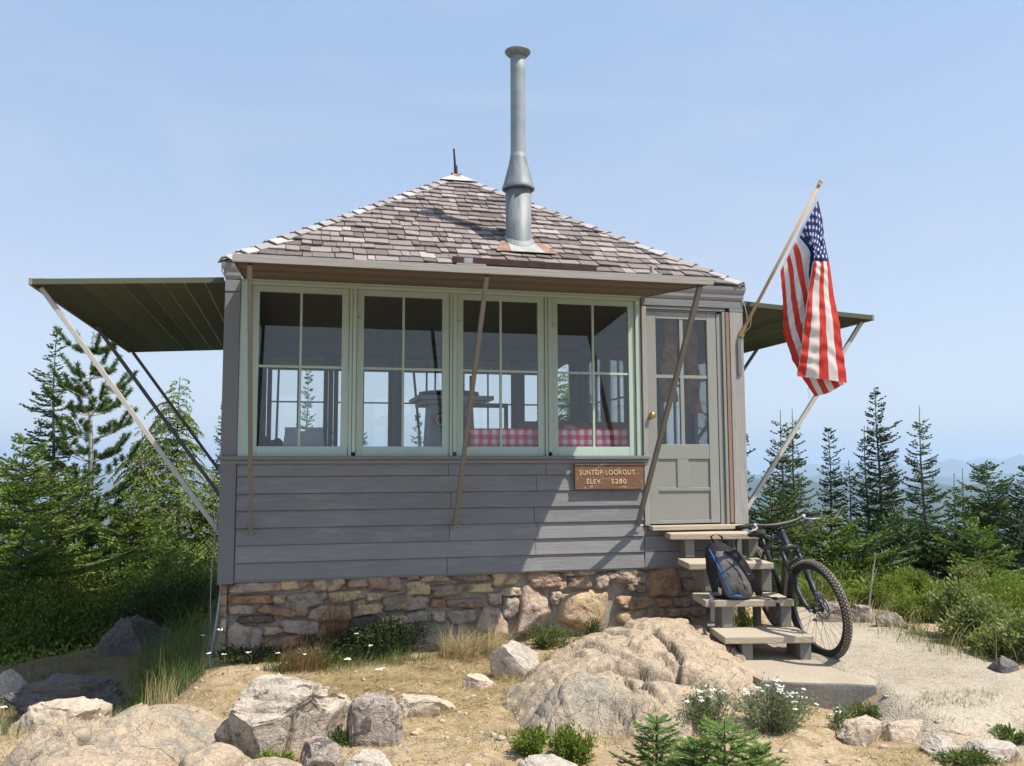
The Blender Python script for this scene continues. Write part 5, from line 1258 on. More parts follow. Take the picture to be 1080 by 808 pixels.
rock('border_stone', 'grey brown stone edging the path right behind the front wheel', 'rock_mauve', 893, 639, 930, 659, 31, .6, 4)
rock('border_stone', 'low brown stone edging the path beside the weeds', 'rock_mauve', 924, 644, 962, 664, 32, .6, 4)
rock('border_stone', 'dark stone behind the bicycle hub at the path edge', 'rock_mauve', 862, 636, 898, 658, 33, .6, 4)
rock('border_stone', 'small dark wedge stone by the weeds at the right edge', 'rock_dark', 1047, 693, 1082, 713, 34, .7, 4)
rock('small_rock', 'pale stone among dry grass at the lower right', 'rock_pale', 982, 778, 1022, 800, 35, .8, 4)
rock('flat_rock', 'tan crumbly rock below the green tuft by the slab', 'rock_tan', 886, 752, 938, 784, 36, .8, 4, flat=.6)
rock('flat_rock', 'low rough rock at the lower edge of the gravel path', 'rock_tan', 930, 744, 985, 772, 37, .6, 4, flat=.5)
rock('flat_rock', 'pale flat rock at the lower right corner', 'rock_pale', 1030, 780, 1090, 806, 38, .7, 4, flat=.4)
rock('flat_rock', 'thin flat rock along the path edge near the right corner', 'rock_tan', 985, 760, 1050, 776, 39, .5, 4, flat=.4)
rock('small_rock', 'small tan stone in the straw left of the outcrop', 'rock_tan', 488, 712, 520, 732, 40, .7, 4)
# landing slab
SP = [on(2, -.49, u, v)[:2] for u, v in ((735, 690), (782, 707), (803, 717), (860, 720), (924, 722))]+[(4.85, -1.25), (4.75, -.75), (3.3, -.6)]
SP = [tuple(p) for p in SP]; n = len(SP); 
def refine(P, m=8):
    out = []
    for i in range(len(P)):
        a = np.array(P[i]); b = np.array(P[(i+1) % len(P)])
        for t in range(m): out.append(a+(b-a)*t/m)
    return out
RP = refine(SP, 10); cen = np.mean(RP, 0); v = []; f = []; rings = [(1.0, -.68), (1.0, -.53), (.998, -.505), (.99, -.494), (.9, -.488), (.6, -.486), (.3, -.485), (.01, -.485)]
for s, z in rings:
    for p in RP:
        q = cen+(p-cen)*s; e = .012*float(fbm(np.array([q[0]*6]), np.array([q[1]*6]), z*8, seed=77, octv=3)[0]); v.append((q[0]+e*.3, q[1]+e*.3, z+(e*.2 if s < 1 else 0)-.04*max(0.0, q[0]-3.95)))
k = len(RP)
for i in range(len(rings)-1):
    for j in range(k): f.append((i*k+j, i*k+(j+1) % k, (i+1)*k+(j+1) % k, (i+1)*k+j))
tag(mk('landing_slab', v, f, M['slab'], None, smooth=False), 'sandy slab at the foot of the wooden steps', 'slab', kind='structure')

# pebbles
rs = np.random.RandomState(5); vs, fs, n = [], [], 0
P0, F0 = ico(1)
for _ in range(1100):
    x, y = rs.uniform(-1.8, 5.5), rs.uniform(-3.2, -.3)
    if x > 4.2 and y > -2.6 and rs.rand() < .7: continue
    s = .006+.018*rs.rand()**3; q = P0*np.array([s*rs.uniform(.8, 1.6), s*rs.uniform(.8, 1.4), s*rs.uniform(.5, .9)])*(1+.25*rs.normal(size=(len(P0), 1)))
    vs.append(q+np.array([x, y, Hs(x, y)+s*.2])); fs.append(F0+n); n += len(P0)
tag(mk('pebbles', np.concatenate(vs), np.concatenate(fs), M['rock_tan'], None, loc=(2, -2, -.6)), 'small loose pebbles scattered over the sandy ground', 'pebbles', kind='stuff')

# ------------------------------------------------------------------ foliage builders
def norm(a): return a/np.maximum(np.linalg.norm(a, axis=-1, keepdims=True), 1e-9)
def blades(p, d, ln, wd, rs, cross=2):
    """rhombic leaf blades from p along d"""
    n = len(p); V, Fc = [], []
    for c in range(cross):
        r = rs.normal(size=(n, 3)); s = norm(np.cross(d, r))*(wd[:, None]/2)
        mid = p+d*(ln*.42)[:, None]
        V.append(np.stack([p, mid+s, p+d*ln[:, None], mid-s], 1).reshape(-1, 3))
    V = np.concatenate(V); F = np.arange(len(V)).reshape(-1, 4); return V, F
def mesh_from(name, pts, mat, parent, loc=None):
    V = np.concatenate([a for a, _ in pts]); fs = []; n = 0
    for a, b in pts: fs.append(b+n); n += len(a)
    return mk(name, V, np.concatenate(fs), mat, parent, loc=loc)
def conifer(name, label, u, vtop, dist, R, style='fir', seed=0, mat='fir', group=None, bark='bark', low=.05, dens=1.0, lean=(0, 0), zmin=-6.0, expo=.85, narrow=1.0, spike=0.0):
    rs = np.random.RandomState(seed); top = at(u, vtop, dist); zg = Hs(top[0], top[1]); base = np.array([top[0]-lean[0], top[1]-lean[1], Hs(top[0]-lean[0], top[1]-lean[1])-.1]); Ht = top[2]-base[2]
    t = thing(name, label, 'tree', tuple(base+np.array([0, 0, .1])), group)
    def trunk_at(h): return base+(top-base)*h/Ht + np.array([.03*math.sin(h*1.7+seed), .03*math.cos(h*1.3+seed), 0])*min(1, (Ht-h))
    tb = MB(); k = 14; hs_ = [Ht*i/k for i in range(k+1)]; rb = .009*Ht+.008 if style != 'pine' else .017*Ht
    tb.tube([trunk_at(h) for h in hs_], [max(.006, rb*(1-h/Ht)**.8) for h in hs_], 8)
    Pp, Dd, Ll, Ww = [], [], [], []
    limb = MB()
    pieces = []
    asy = rs.rand()*6.28
    if style in ('fir', 'hemlock'):
        h = max(low*Ht, base[2]*0); h = max(h, zmin-base[2])
        tuft = .044 if style == 'fir' else .036
        while h < Ht-.02-spike:
            fr = h/(Ht-spike*.6); r0 = R*(1-fr)**expo*narrow+.04
            step = (.19-.09*fr)*(1/dens)*rs.uniform(.75, 1.2); nb = rs.randint(5, 8) if fr < .9 else rs.randint(3, 5)
            a0 = rs.rand()*6.28
            for b in range(nb):
                a = a0+b*6.283/nb+rs.uniform(-.35, .35); L = r0*rs.uniform(.60, 1.12)*(1.3 if rs.rand() < .08 else 1)*(1+.22*math.cos(a-asy))*(.45 if rs.rand() < .07 else 1)
                hz = h+rs.uniform(-.07, .07); el = (.05+.75*max(0, fr-.55)+rs.uniform(-.12, .16)) if style == 'fir' else (.35+rs.uniform(-.1, .2))
                dr = np.array([math.cos(a), math.sin(a), 0]); n_ = max(3, int(L/.05)); ss = np.linspace(0, 1, n_+1)
                sag = (-.10*L*ss+.16*L*ss**3) if style == 'fir' else (-.75*L*ss**2.2)
                q = trunk_at(hz)+dr*(ss*L)[:, None]*math.cos(el)*1.0; q[:, 2] += ss*L*math.sin(el)+sag
                if L > .25 and fr < .93: limb.tube([tuple(x) for x in q[::max(1, n_//3)]], .007+.005*L, 3, False)
                dd = norm(np.gradient(q, axis=0)); side = norm(np.cross(dd, np.array([0, 0, 1.0])))
                # axis tufts
                m = (ss > .08); Pp.append(q[m]); Dd.append(norm(dd[m]+rs.normal(size=(m.sum(), 3))*.12)); Ll.append(np.full(m.sum(), tuft*1.4)); Ww.append(np.full(m.sum(), tuft*.62))
                for i in range(1, len(ss)):
                    s = ss[i]
                    if s < .05: continue
                    for sg in (-1, 1):
                        if rs.rand() < .12: continue
                        tl = (.42*L*(1-s)**.75*min(1, s*3.5)+.045)*rs.uniform(.7, 1.15); tl = min(tl, .42)
                        td = norm((dd[i]*.75+side[i]*sg*.9)[None])[0]; kk = max(1, int(tl/(tuft*.72))); w = (np.arange(kk)+rs.uniform(0, .5))/kk
                        tp = q[i]+td*(w*tl)[:, None]; tp[:, 2] -= (w*tl)**1.6*(.25 if style == 'fir' else 1.3); tp[:, 2] += rs.uniform(-.015, .015)
                        dv_ = norm(td+rs.normal(size=(kk, 3))*.16+np.array([0, 0, .10 if style == 'fir' else -.35]))
                        Pp.append(tp); Dd.append(dv_); Ll.append(tuft*rs.uniform(.85, 1.35, kk)); Ww.append(tuft*rs.uniform(.45, .78, kk))
            h += step
        hh = np.arange(Ht-.35, Ht, .03 if not spike else .06); q = np.array([trunk_at(x) for x in hh]); Pp.append(q); Dd.append(norm(rs.normal(size=(len(q), 3))*.35+np.array([0, 0, 1.0]))); Ll.append(np.full(len(q), .045)); Ww.append(np.full(len(q), .016))
        P, D, L_, W_ = map(np.concatenate, (Pp, Dd, Ll, Ww)); pieces.append(blades(P, D, L_, W_, rs, 2))
    else:   # pine: ascending limbs with bottle brush shoots
        h = low*Ht
        while h < Ht-.1:
            fr = h/Ht; r0 = R*(1-fr)**.55*.9+.10; nb = rs.randint(3, 6); a0 = rs.rand()*6.28
            for b in range(nb):
                a = a0+b*6.283/nb+rs.uniform(-.5, .5); L = r0*rs.uniform(.5, 1.1); dr = np.array([math.cos(a), math.sin(a), 0]); ss = np.linspace(0, 1, 7)
                q = trunk_at(h)+dr*(ss*L*.92)[:, None]; q[:, 2] += L*(.12*ss+.26*ss**2.2)
                limb.tube([tuple(x) for x in q], [.018*(1-.6*x)*(1-.5*fr) for x in ss], 5, False)
                ends = [(q[-1], norm((q[-1]-q[-2])[None])[0]+np.array([0, 0, .5]), .30)]
                for s_i in (2, 3, 4, 5):
                    for sg in (-1, 1):
                        if rs.rand() < .25: continue
                        sd_ = np.array([-dr[1], dr[0], 0])*sg; e = norm((dr*.6+sd_*.7+np.array([0, 0, .45+.3*rs.rand()]))[None])[0]; ln = rs.uniform(.12, .34)*min(1, L)
                        limb.tube([tuple(q[s_i]), tuple(q[s_i]+e*ln)], .006, 4, False); ends.append((q[s_i]+e*ln*.35, e, ln*.8))
                for e0, ed, ln in ends:
                    ed = norm(ed[None])[0]; kk = int(230*max(ln, .12)/.2); w = rs.rand(kk)
                    pp_ = e0+ed*(w*ln)[:, None]; rd = norm(rs.normal(size=(kk, 3))); dv_ = norm(rd+ed*.9+np.array([0, 0, .15]))
                    Pp.append(pp_); Dd.append(dv_); Ll.append(rs.uniform(.05, .085, kk)); Ww.append(np.full(kk, .0075))
            h += rs.uniform(.22, .40)
        for hh in np.arange(Ht-.35, Ht, .004):
            Pp.append(trunk_at(hh)[None]); Dd.append(norm(rs.normal(size=(1, 3))*.8+np.array([0, 0, .9]))); Ll.append(np.array([.06])); Ww.append(np.array([.008]))
        P, D, L_, W_ = map(np.concatenate, (Pp, Dd, Ll, Ww)); pieces.append(blades(P, D, L_, W_, rs, 1))
    tr = tb.mk('trunk', M[bark], t, smooth=True)
    if limb.v: limb.mk('limbs', M['twig' if style != 'pine' else bark], tr)
    mesh_from('crown', pieces, M[mat], t)
    return t
def shrub(name, label, cat, c, rx, ry, h, n, leaf, mat, seed, group=None, stems=10, flowers=0, narrow=.45, clump=True, stick=None):
    rs = np.random.RandomState(seed); c = np.array(c, float); c[2] = Hs(c[0], c[1])
    t = thing(name, label, cat, tuple(c), group)
    ms = MB(); tips = []
    for i in range(stems):
        a = rs.rand()*6.28; r = math.sqrt(rs.rand()); e = c+np.array([math.cos(a)*rx*r, math.sin(a)*ry*r, h*(1-.45*r*r)*rs.uniform(.75, 1.1)]); b = c+np.array([math.cos(a)*rx*r*.35, math.sin(a)*ry*r*.35, -.02])
        m = (b+e)/2+rs.normal(size=3)*.05*h; ms.tube([b, m, e], [.006*h+.002, .004*h+.0015, .0015], 4, False); tips.append((b, m, e))
    ms.mk('stems', M['twig'], t)
    k = rs.randint(0, stems, n); w = rs.rand(n)**.7; B = np.array([x[0] for x in tips])[k]; Mi = np.array([x[1] for x in tips])[k]; E = np.array([x[2] for x in tips])[k]
    w_ = w[:, None]; p = (1-w_)**2*B+2*w_*(1-w_)*Mi+w_**2*E; p = p+rs.normal(size=(n, 3))*np.array([rx, ry, h*.6])*(.13 if clump else .25)
    p[:, 2] = np.maximum(p[:, 2], c[2]+.005)
    d = norm(rs.normal(size=(n, 3))*.8+norm(p-(c+np.array([0, 0, h*.2])))+np.array([0, 0, .35])); ln = leaf*rs.uniform(.6, 1.3, n)
    mesh_from('leaves', [blades(p, d, ln, ln*narrow, rs, 1)], M[mat], t)
    if flowers:
        for i in range(flowers):
            b, m, e = tips[i % stems]; e = e+rs.normal(size=3)*np.array([rx, ry, 0])*.12; yarrow_head(e+np.array([0, 0, .02]), rs.uniform(.012, .022), rs, t)
    return t
def yarrow_head(p, r, rs, parent):
    V, F = [], []; n = 0
    P0, F0 = ico(1)
    for i in range(9):
        a = rs.rand()*6.28; q = r*math.sqrt(rs.rand()); s = r*.34
        V.append(P0*np.array([s, s, s*.55])+np.array([p[0]+q*math.cos(a), p[1]+q*math.sin(a), p[2]+rs.uniform(-.002, .003)])); F.append(F0+n); n += len(P0)
    return mk('flower_head', np.concatenate(V), np.concatenate(F), M['petal'], parent, smooth=True)
def grass_mesh(pts, hgt, rs, wid=.004, bend=.5, seg=3, lay=0.0):
    """pts Nx3 roots -> ribbons"""
    n = len(pts); a = rs.rand(n)*6.283; hh = hgt*rs.uniform(.5, 1.15, n); b = bend*rs.uniform(.2, 1.3, n); d = np.stack([np.cos(a), np.sin(a), np.zeros(n)], -1); s = np.stack([-np.sin(a+.6), np.cos(a+.6), np.zeros(n)], -1)
    V = []
    for i in range(seg+1):
        t = i/seg; q = pts+d*(hh*(b*t**1.8+lay*t))[:, None]; q = q.copy(); q[:, 2] += hh*(t-b*.45*t**2.2)*(1-lay*.8); w = wid*(1-t*.92)
        V.append(q-s*w/2); V.append(q+s*w/2)
    V = np.stack(V, 1).reshape(-1, 3); k = 2*(seg+1); F = []
    b0 = np.arange(n)*k
    for i in range(seg): F.append(np.stack([b0+2*i, b0+2*i+1, b0+2*i+3, b0+2*i+2], -1))
    return V, np.concatenate(F)
def roots(n, fn, rs, dens=None):
    a = np.zeros((0, 2))
    while len(a) < n:
        q = np.array([fn(rs) for _ in range(n)])
        if dens is not None: q = q[rs.rand(len(q)) < dens(q[:, 0], q[:, 1])]
        a = np.concatenate([a, q])
    a = a[:n]; return np.stack([a[:, 0], a[:, 1], H(a[:, 0], a[:, 1])-.004], -1)
def pxground(u, v, z=-.6):
    for _ in range(3): q = on(2, z, u, v); z = Hs(q[0], q[1])
    return np.array([q[0], q[1], z])
# ------------------------------------------------------------------ trees
GR = 'fir trees beyond the path'; GL = 'trees left of the cabin'; GB = 'trees seen through the cabin windows'
conifer('fir_tree', 'spindly fir with bare upswept top at the far left skyline', 60, 352, 13.5, 1.35, 'fir', 1, 'fir', GL, dens=.8, expo=.9)
conifer('pine_tree', 'pine with pale trunk and tufted upright shoots behind the left shutter struts', 99, 352, 13.0, 1.25, 'pine', 2, 'pine', GL, bark='bark_pale', low=.25)
conifer('hemlock_tree', 'light green drooping hemlock beside the cabin under the left shutter', 190, 398, 13.6, 1.45, 'hemlock', 3, 'hemlock', GL, dens=1.15, expo=.55)
conifer('hemlock_tree', 'smaller drooping hemlock in front of the pine trunk', 150, 452, 12.8, 1.1, 'hemlock', 33, 'hemlock', GL, dens=1.1, expo=.6)
conifer('fir_tree', 'dense low bright green fir at the left edge of the photo', 25, 462, 11.0, 1.5, 'fir', 4, 'fir_young', GL, dens=1.25, expo=.7)
conifer('fir_tree', 'fir cut by the left edge with its top just below the skyline', -14, 458, 11.5, 1.2, 'hemlock', 5, 'hemlock', GL, dens=1.0, expo=.7)
conifer('fir_tree', 'thin fir half hidden behind the left cabin corner', 238, 420, 15.5, 1.0, 'fir', 6, 'fir_young', GL)
conifer('fir_tree', 'broad low fir between the pine and the left firs', 84, 492, 12.6, 1.4, 'fir', 7, 'fir_young', GL, dens=1.2, expo=.65)
conifer('fir_tree', 'low bushy fir under the drooping hemlock', 140, 520, 12.2, 1.3, 'fir', 8, 'fir_young', GL, dens=1.2, expo=.6)
conifer('fir_tree', 'low green fir close behind the cabin corner under the struts', 222, 505, 13.4, 1.4, 'hemlock', 9, 'hemlock', GL, dens=1.1, expo=.6)
# right side
T_ = [('left one of the close pair of spike topped firs by the cabin post', 823, 432, 15.5, .95, 'fir', 11, 1.0),
 ('right one of the close pair of spike topped firs by the cabin post', 835.5, 431, 16.0, 1.05, 'fir', 12, 1.0),
 ('narrow even fir right of the close pair under the flag', 873.5, 453, 17.0, .75, 'fir_dark', 13, 1.15),
 ('thin short fir with a needle like top left of the tallest fir', 895, 485, 16.5, .6, 'fir_dark', 14, .9),
 ('tallest narrow fir with a clumpy top right of the flag', 923, 411, 16.5, .95, 'fir_dark', 15, 1.2),
 ('slender fir touching the left side of the tallest fir', 911.5, 449, 17.0, .7, 'fir_dark', 16, 1.0),
 ('small fir low between the tallest fir and the bare spike fir', 941, 497, 18.0, .8, 'fir_dark', 17, 1.1),
 ('tall fir with long bare spike and short stepped branches', 969.5, 428, 15.5, .95, 'fir', 18, .95),
 ('thin short fir just left of the round bushy tree', 1006, 499, 16.0, .7, 'fir', 19, .9),
 ('thin fir with double tip beside the round bushy tree', 1015, 494, 15.0, .75, 'fir', 20, .9),
 ('dark fir at the right edge of the photo', 1084, 490, 14.0, 1.3, 'fir_dark', 22, 1.2),
 ('light green young fir in front of the dark firs on the right', 1031, 545, 10.8, 1.15, 'fir_young', 23, 1.1),
 ('broad bright green fir directly behind the bicycle handlebar', 866, 540, 10.8, 1.15, 'fir_young', 24, 1.2),
 ('wide green fir low between the handlebar and the tallest fir', 905, 556, 10.9, 1.1, 'fir', 25, 1.2),
 ('green fir with a pale stem below the bare spike fir', 958, 540, 11.5, 1.2, 'fir', 26, 1.15),
 ('fir with stepped branches peeking out right of the cabin post', 766, 392, 13.5, 1.15, 'fir', 27, .85),
 ('low dark fir filling the gap under the right shutter strut', 812, 505, 12.5, 1.15, 'fir', 28, 1.2),
 ('low dark fir under the round bushy tree', 1075, 540, 11.8, 1.3, 'fir_dark', 29, 1.2),
 ('low dark fir between the spike fir and the young light fir', 993, 548, 11.3, 1.3, 'fir_dark', 30, 1.2)]
for lb, u, v, d, R, mt, sd_, dn in T_: conifer('fir_tree', lb, u, v, d, R*(1.2 if sd_ in (23, 24, 25, 26, 28, 29, 30) else 1), 'fir', sd_, mt, GR, dens=dn*(1.2 if sd_ in (23, 24, 25, 26, 28, 29, 30) else 1.05), expo=.75 if R > 1 else .62, narrow=.95, spike={11: .28, 12: .3, 14: .22, 16: .28, 18: .3, 19: .25, 20: .25}.get(sd_, 0))
conifer('hemlock_tree', 'round bushy green tree on the right skyline', 1040, 490, 16.5, 1.3, 'fir', 21, 'fir', GR, dens=1.6, expo=.42)
for lb, u, v, d, R, sd_ in (('spindly fir seen through the leftmost window', 325, 392, 19, .9, 41), ('small fir seen through the second window beside the grey stand', 441, 436, 20, .8, 42), ('fir tip seen through the leftmost window at its right edge', 345, 442, 18, .8, 43), ('low fir seen at the left of the second window', 382, 452, 19, .8, 44), ('low fir seen through the second window left of the stand', 418, 440, 19, .7, 45)):
    conifer('fir_tree', lb, u, v, d, R, 'fir', sd_, 'fir', GB, dens=.8)
conifer('hemlock_tree', 'bushy tree seen through the rightmost window', 600, 372, 14.5, 1.5, 'hemlock', 46, 'hemlock', GB, dens=1.1, expo=.5)
# dead pale sapling by the path
mb = MB(); p = pxground(915, 646); dd = float((p-CAM)@_F); mb.tube([p-np.array([0, 0, .05]), at(918, 625, dd), at(921, 600, dd), at(924, 583, dd)], [.012, .009, .007, .003], 6); mb.tube([at(920, 612, dd), at(926, 598, dd)], [.005, .002], 5)
tag(mb.mk('dead_sapling', M['bark_pale'], None), 'bare pale dead sapling standing at the path edge', 'sapling')

# ------------------------------------------------------------------ fir seedlings in the foreground
def seedling(name, label, u, vtop, vbase, seed, R):
    rs = np.random.RandomState(seed); b = pxground(u, vbase); d = float((b-CAM)@_F); top = at(u, vtop, d); Ht = top[2]-b[2]
    t = thing(name, label, 'seedling', tuple(b), 'fir seedlings in the foreground'); mb = MB(); mb.tube([b-np.array([0, 0, .03]), (b+top)/2+rs.normal(size=3)*.004, top], [.009, .006, .003], 6)
    pcs = []; lm = MB()
    def brush(q, dd_, dens_=1100):
        L = np.linalg.norm(np.diff(q, axis=0), axis=1).sum(); kk = int(dens_*L); w = rs.rand(kk)*(len(q)-1); i = np.minimum(w.astype(int), len(q)-2); fr = (w-i)[:, None]
        p = q[i]*(1-fr)+q[i+1]*fr; ax_ = norm(q[i+1]-q[i]); s = norm(np.cross(ax_, np.array([0, 0, 1.0])+0*ax_)); sg = np.where(rs.rand(kk) < .5, -1, 1)[:, None]
        dv_ = norm(s*sg*.9+ax_*.55+np.array([0, 0, .55])*rs.uniform(-.2, 1, (kk, 1))); ln = rs.uniform(.012, .02, kk); pcs.append(blades(p, dv_, ln, np.full(kk, .0028), rs, 1))
    h = Ht*.12
    while h < Ht:
        fr = h/Ht; nb = rs.randint(4, 7); a0 = rs.rand()*6.28; r0 = R*(1-fr)**.7+.03
        for k in range(nb):
            a = a0+k*6.283/nb+rs.uniform(-.3, .3); L = r0*rs.uniform(.7, 1.1); ss = np.linspace(0, 1, 6); dr = np.array([math.cos(a), math.sin(a), 0]); q = b+(top-b)*fr+dr*(ss*L)[:, None]; q[:, 2] += L*(.25*ss+.12*ss**2)
            lm.tube([tuple(x) for x in q], .0028, 4, False); brush(q, dr)
            for si in (1, 2, 3, 4):
                for sg in (-1, 1):
                    sd_ = np.array([-dr[1], dr[0], 0])*sg; e = norm((dr*.8+sd_*.8+np.array([0, 0, .15]))[None])[0]; l2 = L*.42*(1-ss[si]*.75)*rs.uniform(.7, 1.2); q2 = q[si]+e*(np.linspace(0, 1, 4)*l2)[:, None]; lm.tube([tuple(x) for x in q2], .0018, 3, False); brush(q2, e)
        h += Ht*rs.uniform(.13, .19)
    tr = mb.mk('trunk', M['twig'], t); lm.mk('limbs', M['twig'], tr); mesh_from('crown', pcs, M['seedling'], t)
M['seedling'] = leafmat('seedling_needles', (.10, .22, .04), (.22, .36, .10), .3)
for a in (('fir_seedling', 'bright green fir seedling at the bottom edge, left of the pair', 693, 755, 826, 61, .21), ('fir_seedling', 'fuller bright green fir seedling in the middle of the bottom edge group', 764, 758, 842, 62, .30), ('fir_seedling', 'small fir seedling low between the two larger seedlings', 733, 780, 838, 63, .19), ('fir_seedling', 'tiny fir seedling at the right end of the bottom seedling group', 800, 786, 834, 64, .17)): seedling(*a)

# ------------------------------------------------------------------ flowering clumps and weeds in the yard
GC = 'white flowering clumps by the slab'
c = pxground(815, 770); shrub('yarrow_clump', 'large grey green clump of white flowers in front of the slab', 'plant', c, .24, .16, .25, 5200, .022, 'greygreen', 71, GC, stems=40, flowers=26, narrow=.28)
c = pxground(745, 772); shrub('yarrow_clump', 'white flowering clump beside the rock outcrop', 'plant', c, .19, .12, .25, 3600, .022, 'greygreen', 72, GC, stems=30, flowers=15, narrow=.28)
c = pxground(888, 770); shrub('yarrow_clump', 'small white flowering clump right of the large one', 'plant', c, .08, .06, .13, 900, .02, 'greygreen', 73, GC, stems=12, flowers=4, narrow=.28)
GT = 'low green plants on the sandy ground'
for lb, u, v, rx, ry, h, n, mt, sd_ in (('low dark green leafy plant under the outcrop, left one', 560, 793, .09, .07, .13, 1500, 'bush', 74), ('low bright green leafy plant under the outcrop, right one', 603, 797, .13, .09, .17, 2600, 'bush', 75),
    ('bright green leafy tuft at the bottom edge below the lichen boulder', 286, 812, .10, .08, .09, 1300, 'bush', 76), ('low green plant with leaves between the two boulders', 362, 787, .12, .07, .06, 900, 'grass', 77),
    ('green plant on the right of the slab front', 905, 748, .13, .08, .11, 1400, 'grass', 78), ('flat green plant near the path edge at the lower right', 1062, 774, .16, .09, .06, 1000, 'grass', 79), ('flat green mat with a pale stone at the lower right', 1020, 806, .18, .09, .07, 1200, 'grass', 80),
    ('green plant growing under the second step', 790, 676, .10, .10, .22, 1200, 'bush', 81), ('green plant growing under the bottom step', 772, 690, .14, .08, .10, 900, 'bush', 82)):
    c = pxground(u, v); shrub('green_plant', lb, 'plant', c, rx, ry, h, n, .028, mt, sd_, GT, stems=14, narrow=.3)
# dark weeds along the foundation
for lb, x, y, rx, ry, h, n, mt, sd_ in (('low dark weeds at the left foot of the foundation', .22, -.22, .30, .14, .13, 1800, 'bush_dark', 87), ('green weeds behind the lichen boulder at the foundation', .62, -.40, .26, .14, .13, 1500, 'grass', 88), ('dark green weeds against the foundation left of the straw tuft', 1.22, -.30, .36, .20, .30, 4200, 'bush_dark', 83), ('dark green weeds against the foundation behind the white flowers', .78, -.28, .28, .18, .20, 2600, 'bush_dark', 84), ('green weeds in front of the big foundation stones', 2.47, -.22, .24, .10, .17, 1500, 'grass', 85), ('small green sprig on the pitted foundation stone', 2.86, -.12, .07, .05, .17, 500, 'grass', 86)):
    shrub('weed_clump', lb, 'plant', (x, y, 0), rx, ry, h, n, .03, mt, sd_, 'weeds along the foundation', stems=18, narrow=.3)
# single yarrow flowers
rs = np.random.RandomState(90)
YF = [(500, 0, 0)]
for i, (u, v, vb, lb) in enumerate(((233, 664, 720, 'white flower left of the lichen boulder by the cable'), (262, 688, 716, 'white flower at the left foot of the foundation'), (293, 689, 715, 'white flower just above the lichen boulder top'), (322, 690, 716, 'white flower above the right side of the lichen boulder'), (367, 695, 725, 'large white flower in front of the red brown stalks'),
    (376, 668, 712, 'white flower head before the dark weeds, leftmost'), (391, 681, 714, 'white flower head before the dark weeds, upper'), (399, 706, 738, 'white flower between dark weeds and straw'), (343, 728, 752, 'white flower touching the right side of the lichen boulder'), (350, 738, 760, 'small white flower by the pale sandy stone'),
    (220, 689, 722, 'white flower on the cable side of the tall grass'), (236, 690, 722, 'white flower beside the foundation corner'), (214, 670, 715, 'pale flower in the tall grass by the cable'), (4, 746, 785, 'white flower at the left edge above the tan slab'), (100, 738, 768, 'small white flower in the grass above the sloping slab'), (405, 705, 735, 'small white flower right beside another between weeds and straw'), (375, 662, 705, 'small white flower close to the foundation stones'))):
    vb = v+(vb-v)*.75; b = pxground(u+rs.uniform(-5, 5), vb); d = float((b-CAM)@_F); tp = at(u, v, d); t = thing('wildflower', lb, 'flower', tuple(b), 'single white wildflowers')
    mb = MB(); m = (b+tp)/2+rs.normal(size=3)*.02; mb.tube([b, (b+m)/2+rs.normal(size=3)*.01, m, tp], [.0020, .0017, .0014, .0011], 5, False); mb.mk('stem', M['weed'], t); yarrow_head(tp, .022 if i in (4, 7, 0) else .016, rs, t)

# ------------------------------------------------------------------ grasses
rs = np.random.RandomState(100)
def patch(cx, cy, rx, ry): 
    def f(r): a = r.rand()*6.283; q = math.sqrt(r.rand()); return cx+rx*q*math.cos(a), cy+ry*q*math.sin(a)
    return f
def stuff(name, label, cat, pieces, mat, loc=None): tag(mesh_from(name, pieces, mat, None, loc=loc), label, cat, kind='stuff')
tall = [grass_mesh(roots(260, patch(-.38, .35, .24, .75), rs), .62, rs, .006, 1.1, 5), grass_mesh(roots(200, patch(-.42, .3, .3, .8), rs), .38, rs, .006, 1.2, 4), grass_mesh(roots(220, patch(-.36, -.05, .24, .35), rs), .50, rs, .006, .8, 4), grass_mesh(roots(240, patch(-.5, 1.9, .4, .8), rs), .65, rs, .007, .7, 4)]
stuff('tall_grass', 'tall green grass in the shade beside the left cabin corner', 'grass', tall, M['grass'])
dn = lambda x, y: (fbm(x*1.6, y*1.6, seed=61, octv=3) > -.05)*1.0
low_ = [grass_mesh(roots(3000, patch(-1.3, 1.0, 1.2, 1.5), rs, dn), .13, rs, .005, .8, 3), grass_mesh(roots(1200, patch(-.45, -.35, .4, .45), rs), .22, rs, .005, .8, 3), grass_mesh(roots(1500, patch(-.9, -1.3, .8, .35), rs), .12, rs, .004, .7, 3), grass_mesh(roots(500, patch(1.9, -2.2, .5, .25), rs, dn), .05, rs, .004, .7, 2), grass_mesh(roots(420, patch(2.5, -.65, .2, .12), rs), .10, rs, .004, .6, 3),
        grass_mesh(roots(400, patch(4.3, -2.4, .3, .1), rs), .06, rs, .004, .7, 2), grass_mesh(roots(900, patch(.9, -.45, .6, .14), rs), .14, rs, .004, .7, 3)]
stuff('short_grass', 'short green grass growing in patches over the yard', 'grass', low_, M['grass'])
dn2 = lambda x, y: (fbm(x*1.3, y*1.3, seed=62, octv=3) > -.12)*np.where((x > 3.9) & (y > -2.55), 0.0, 1.0)
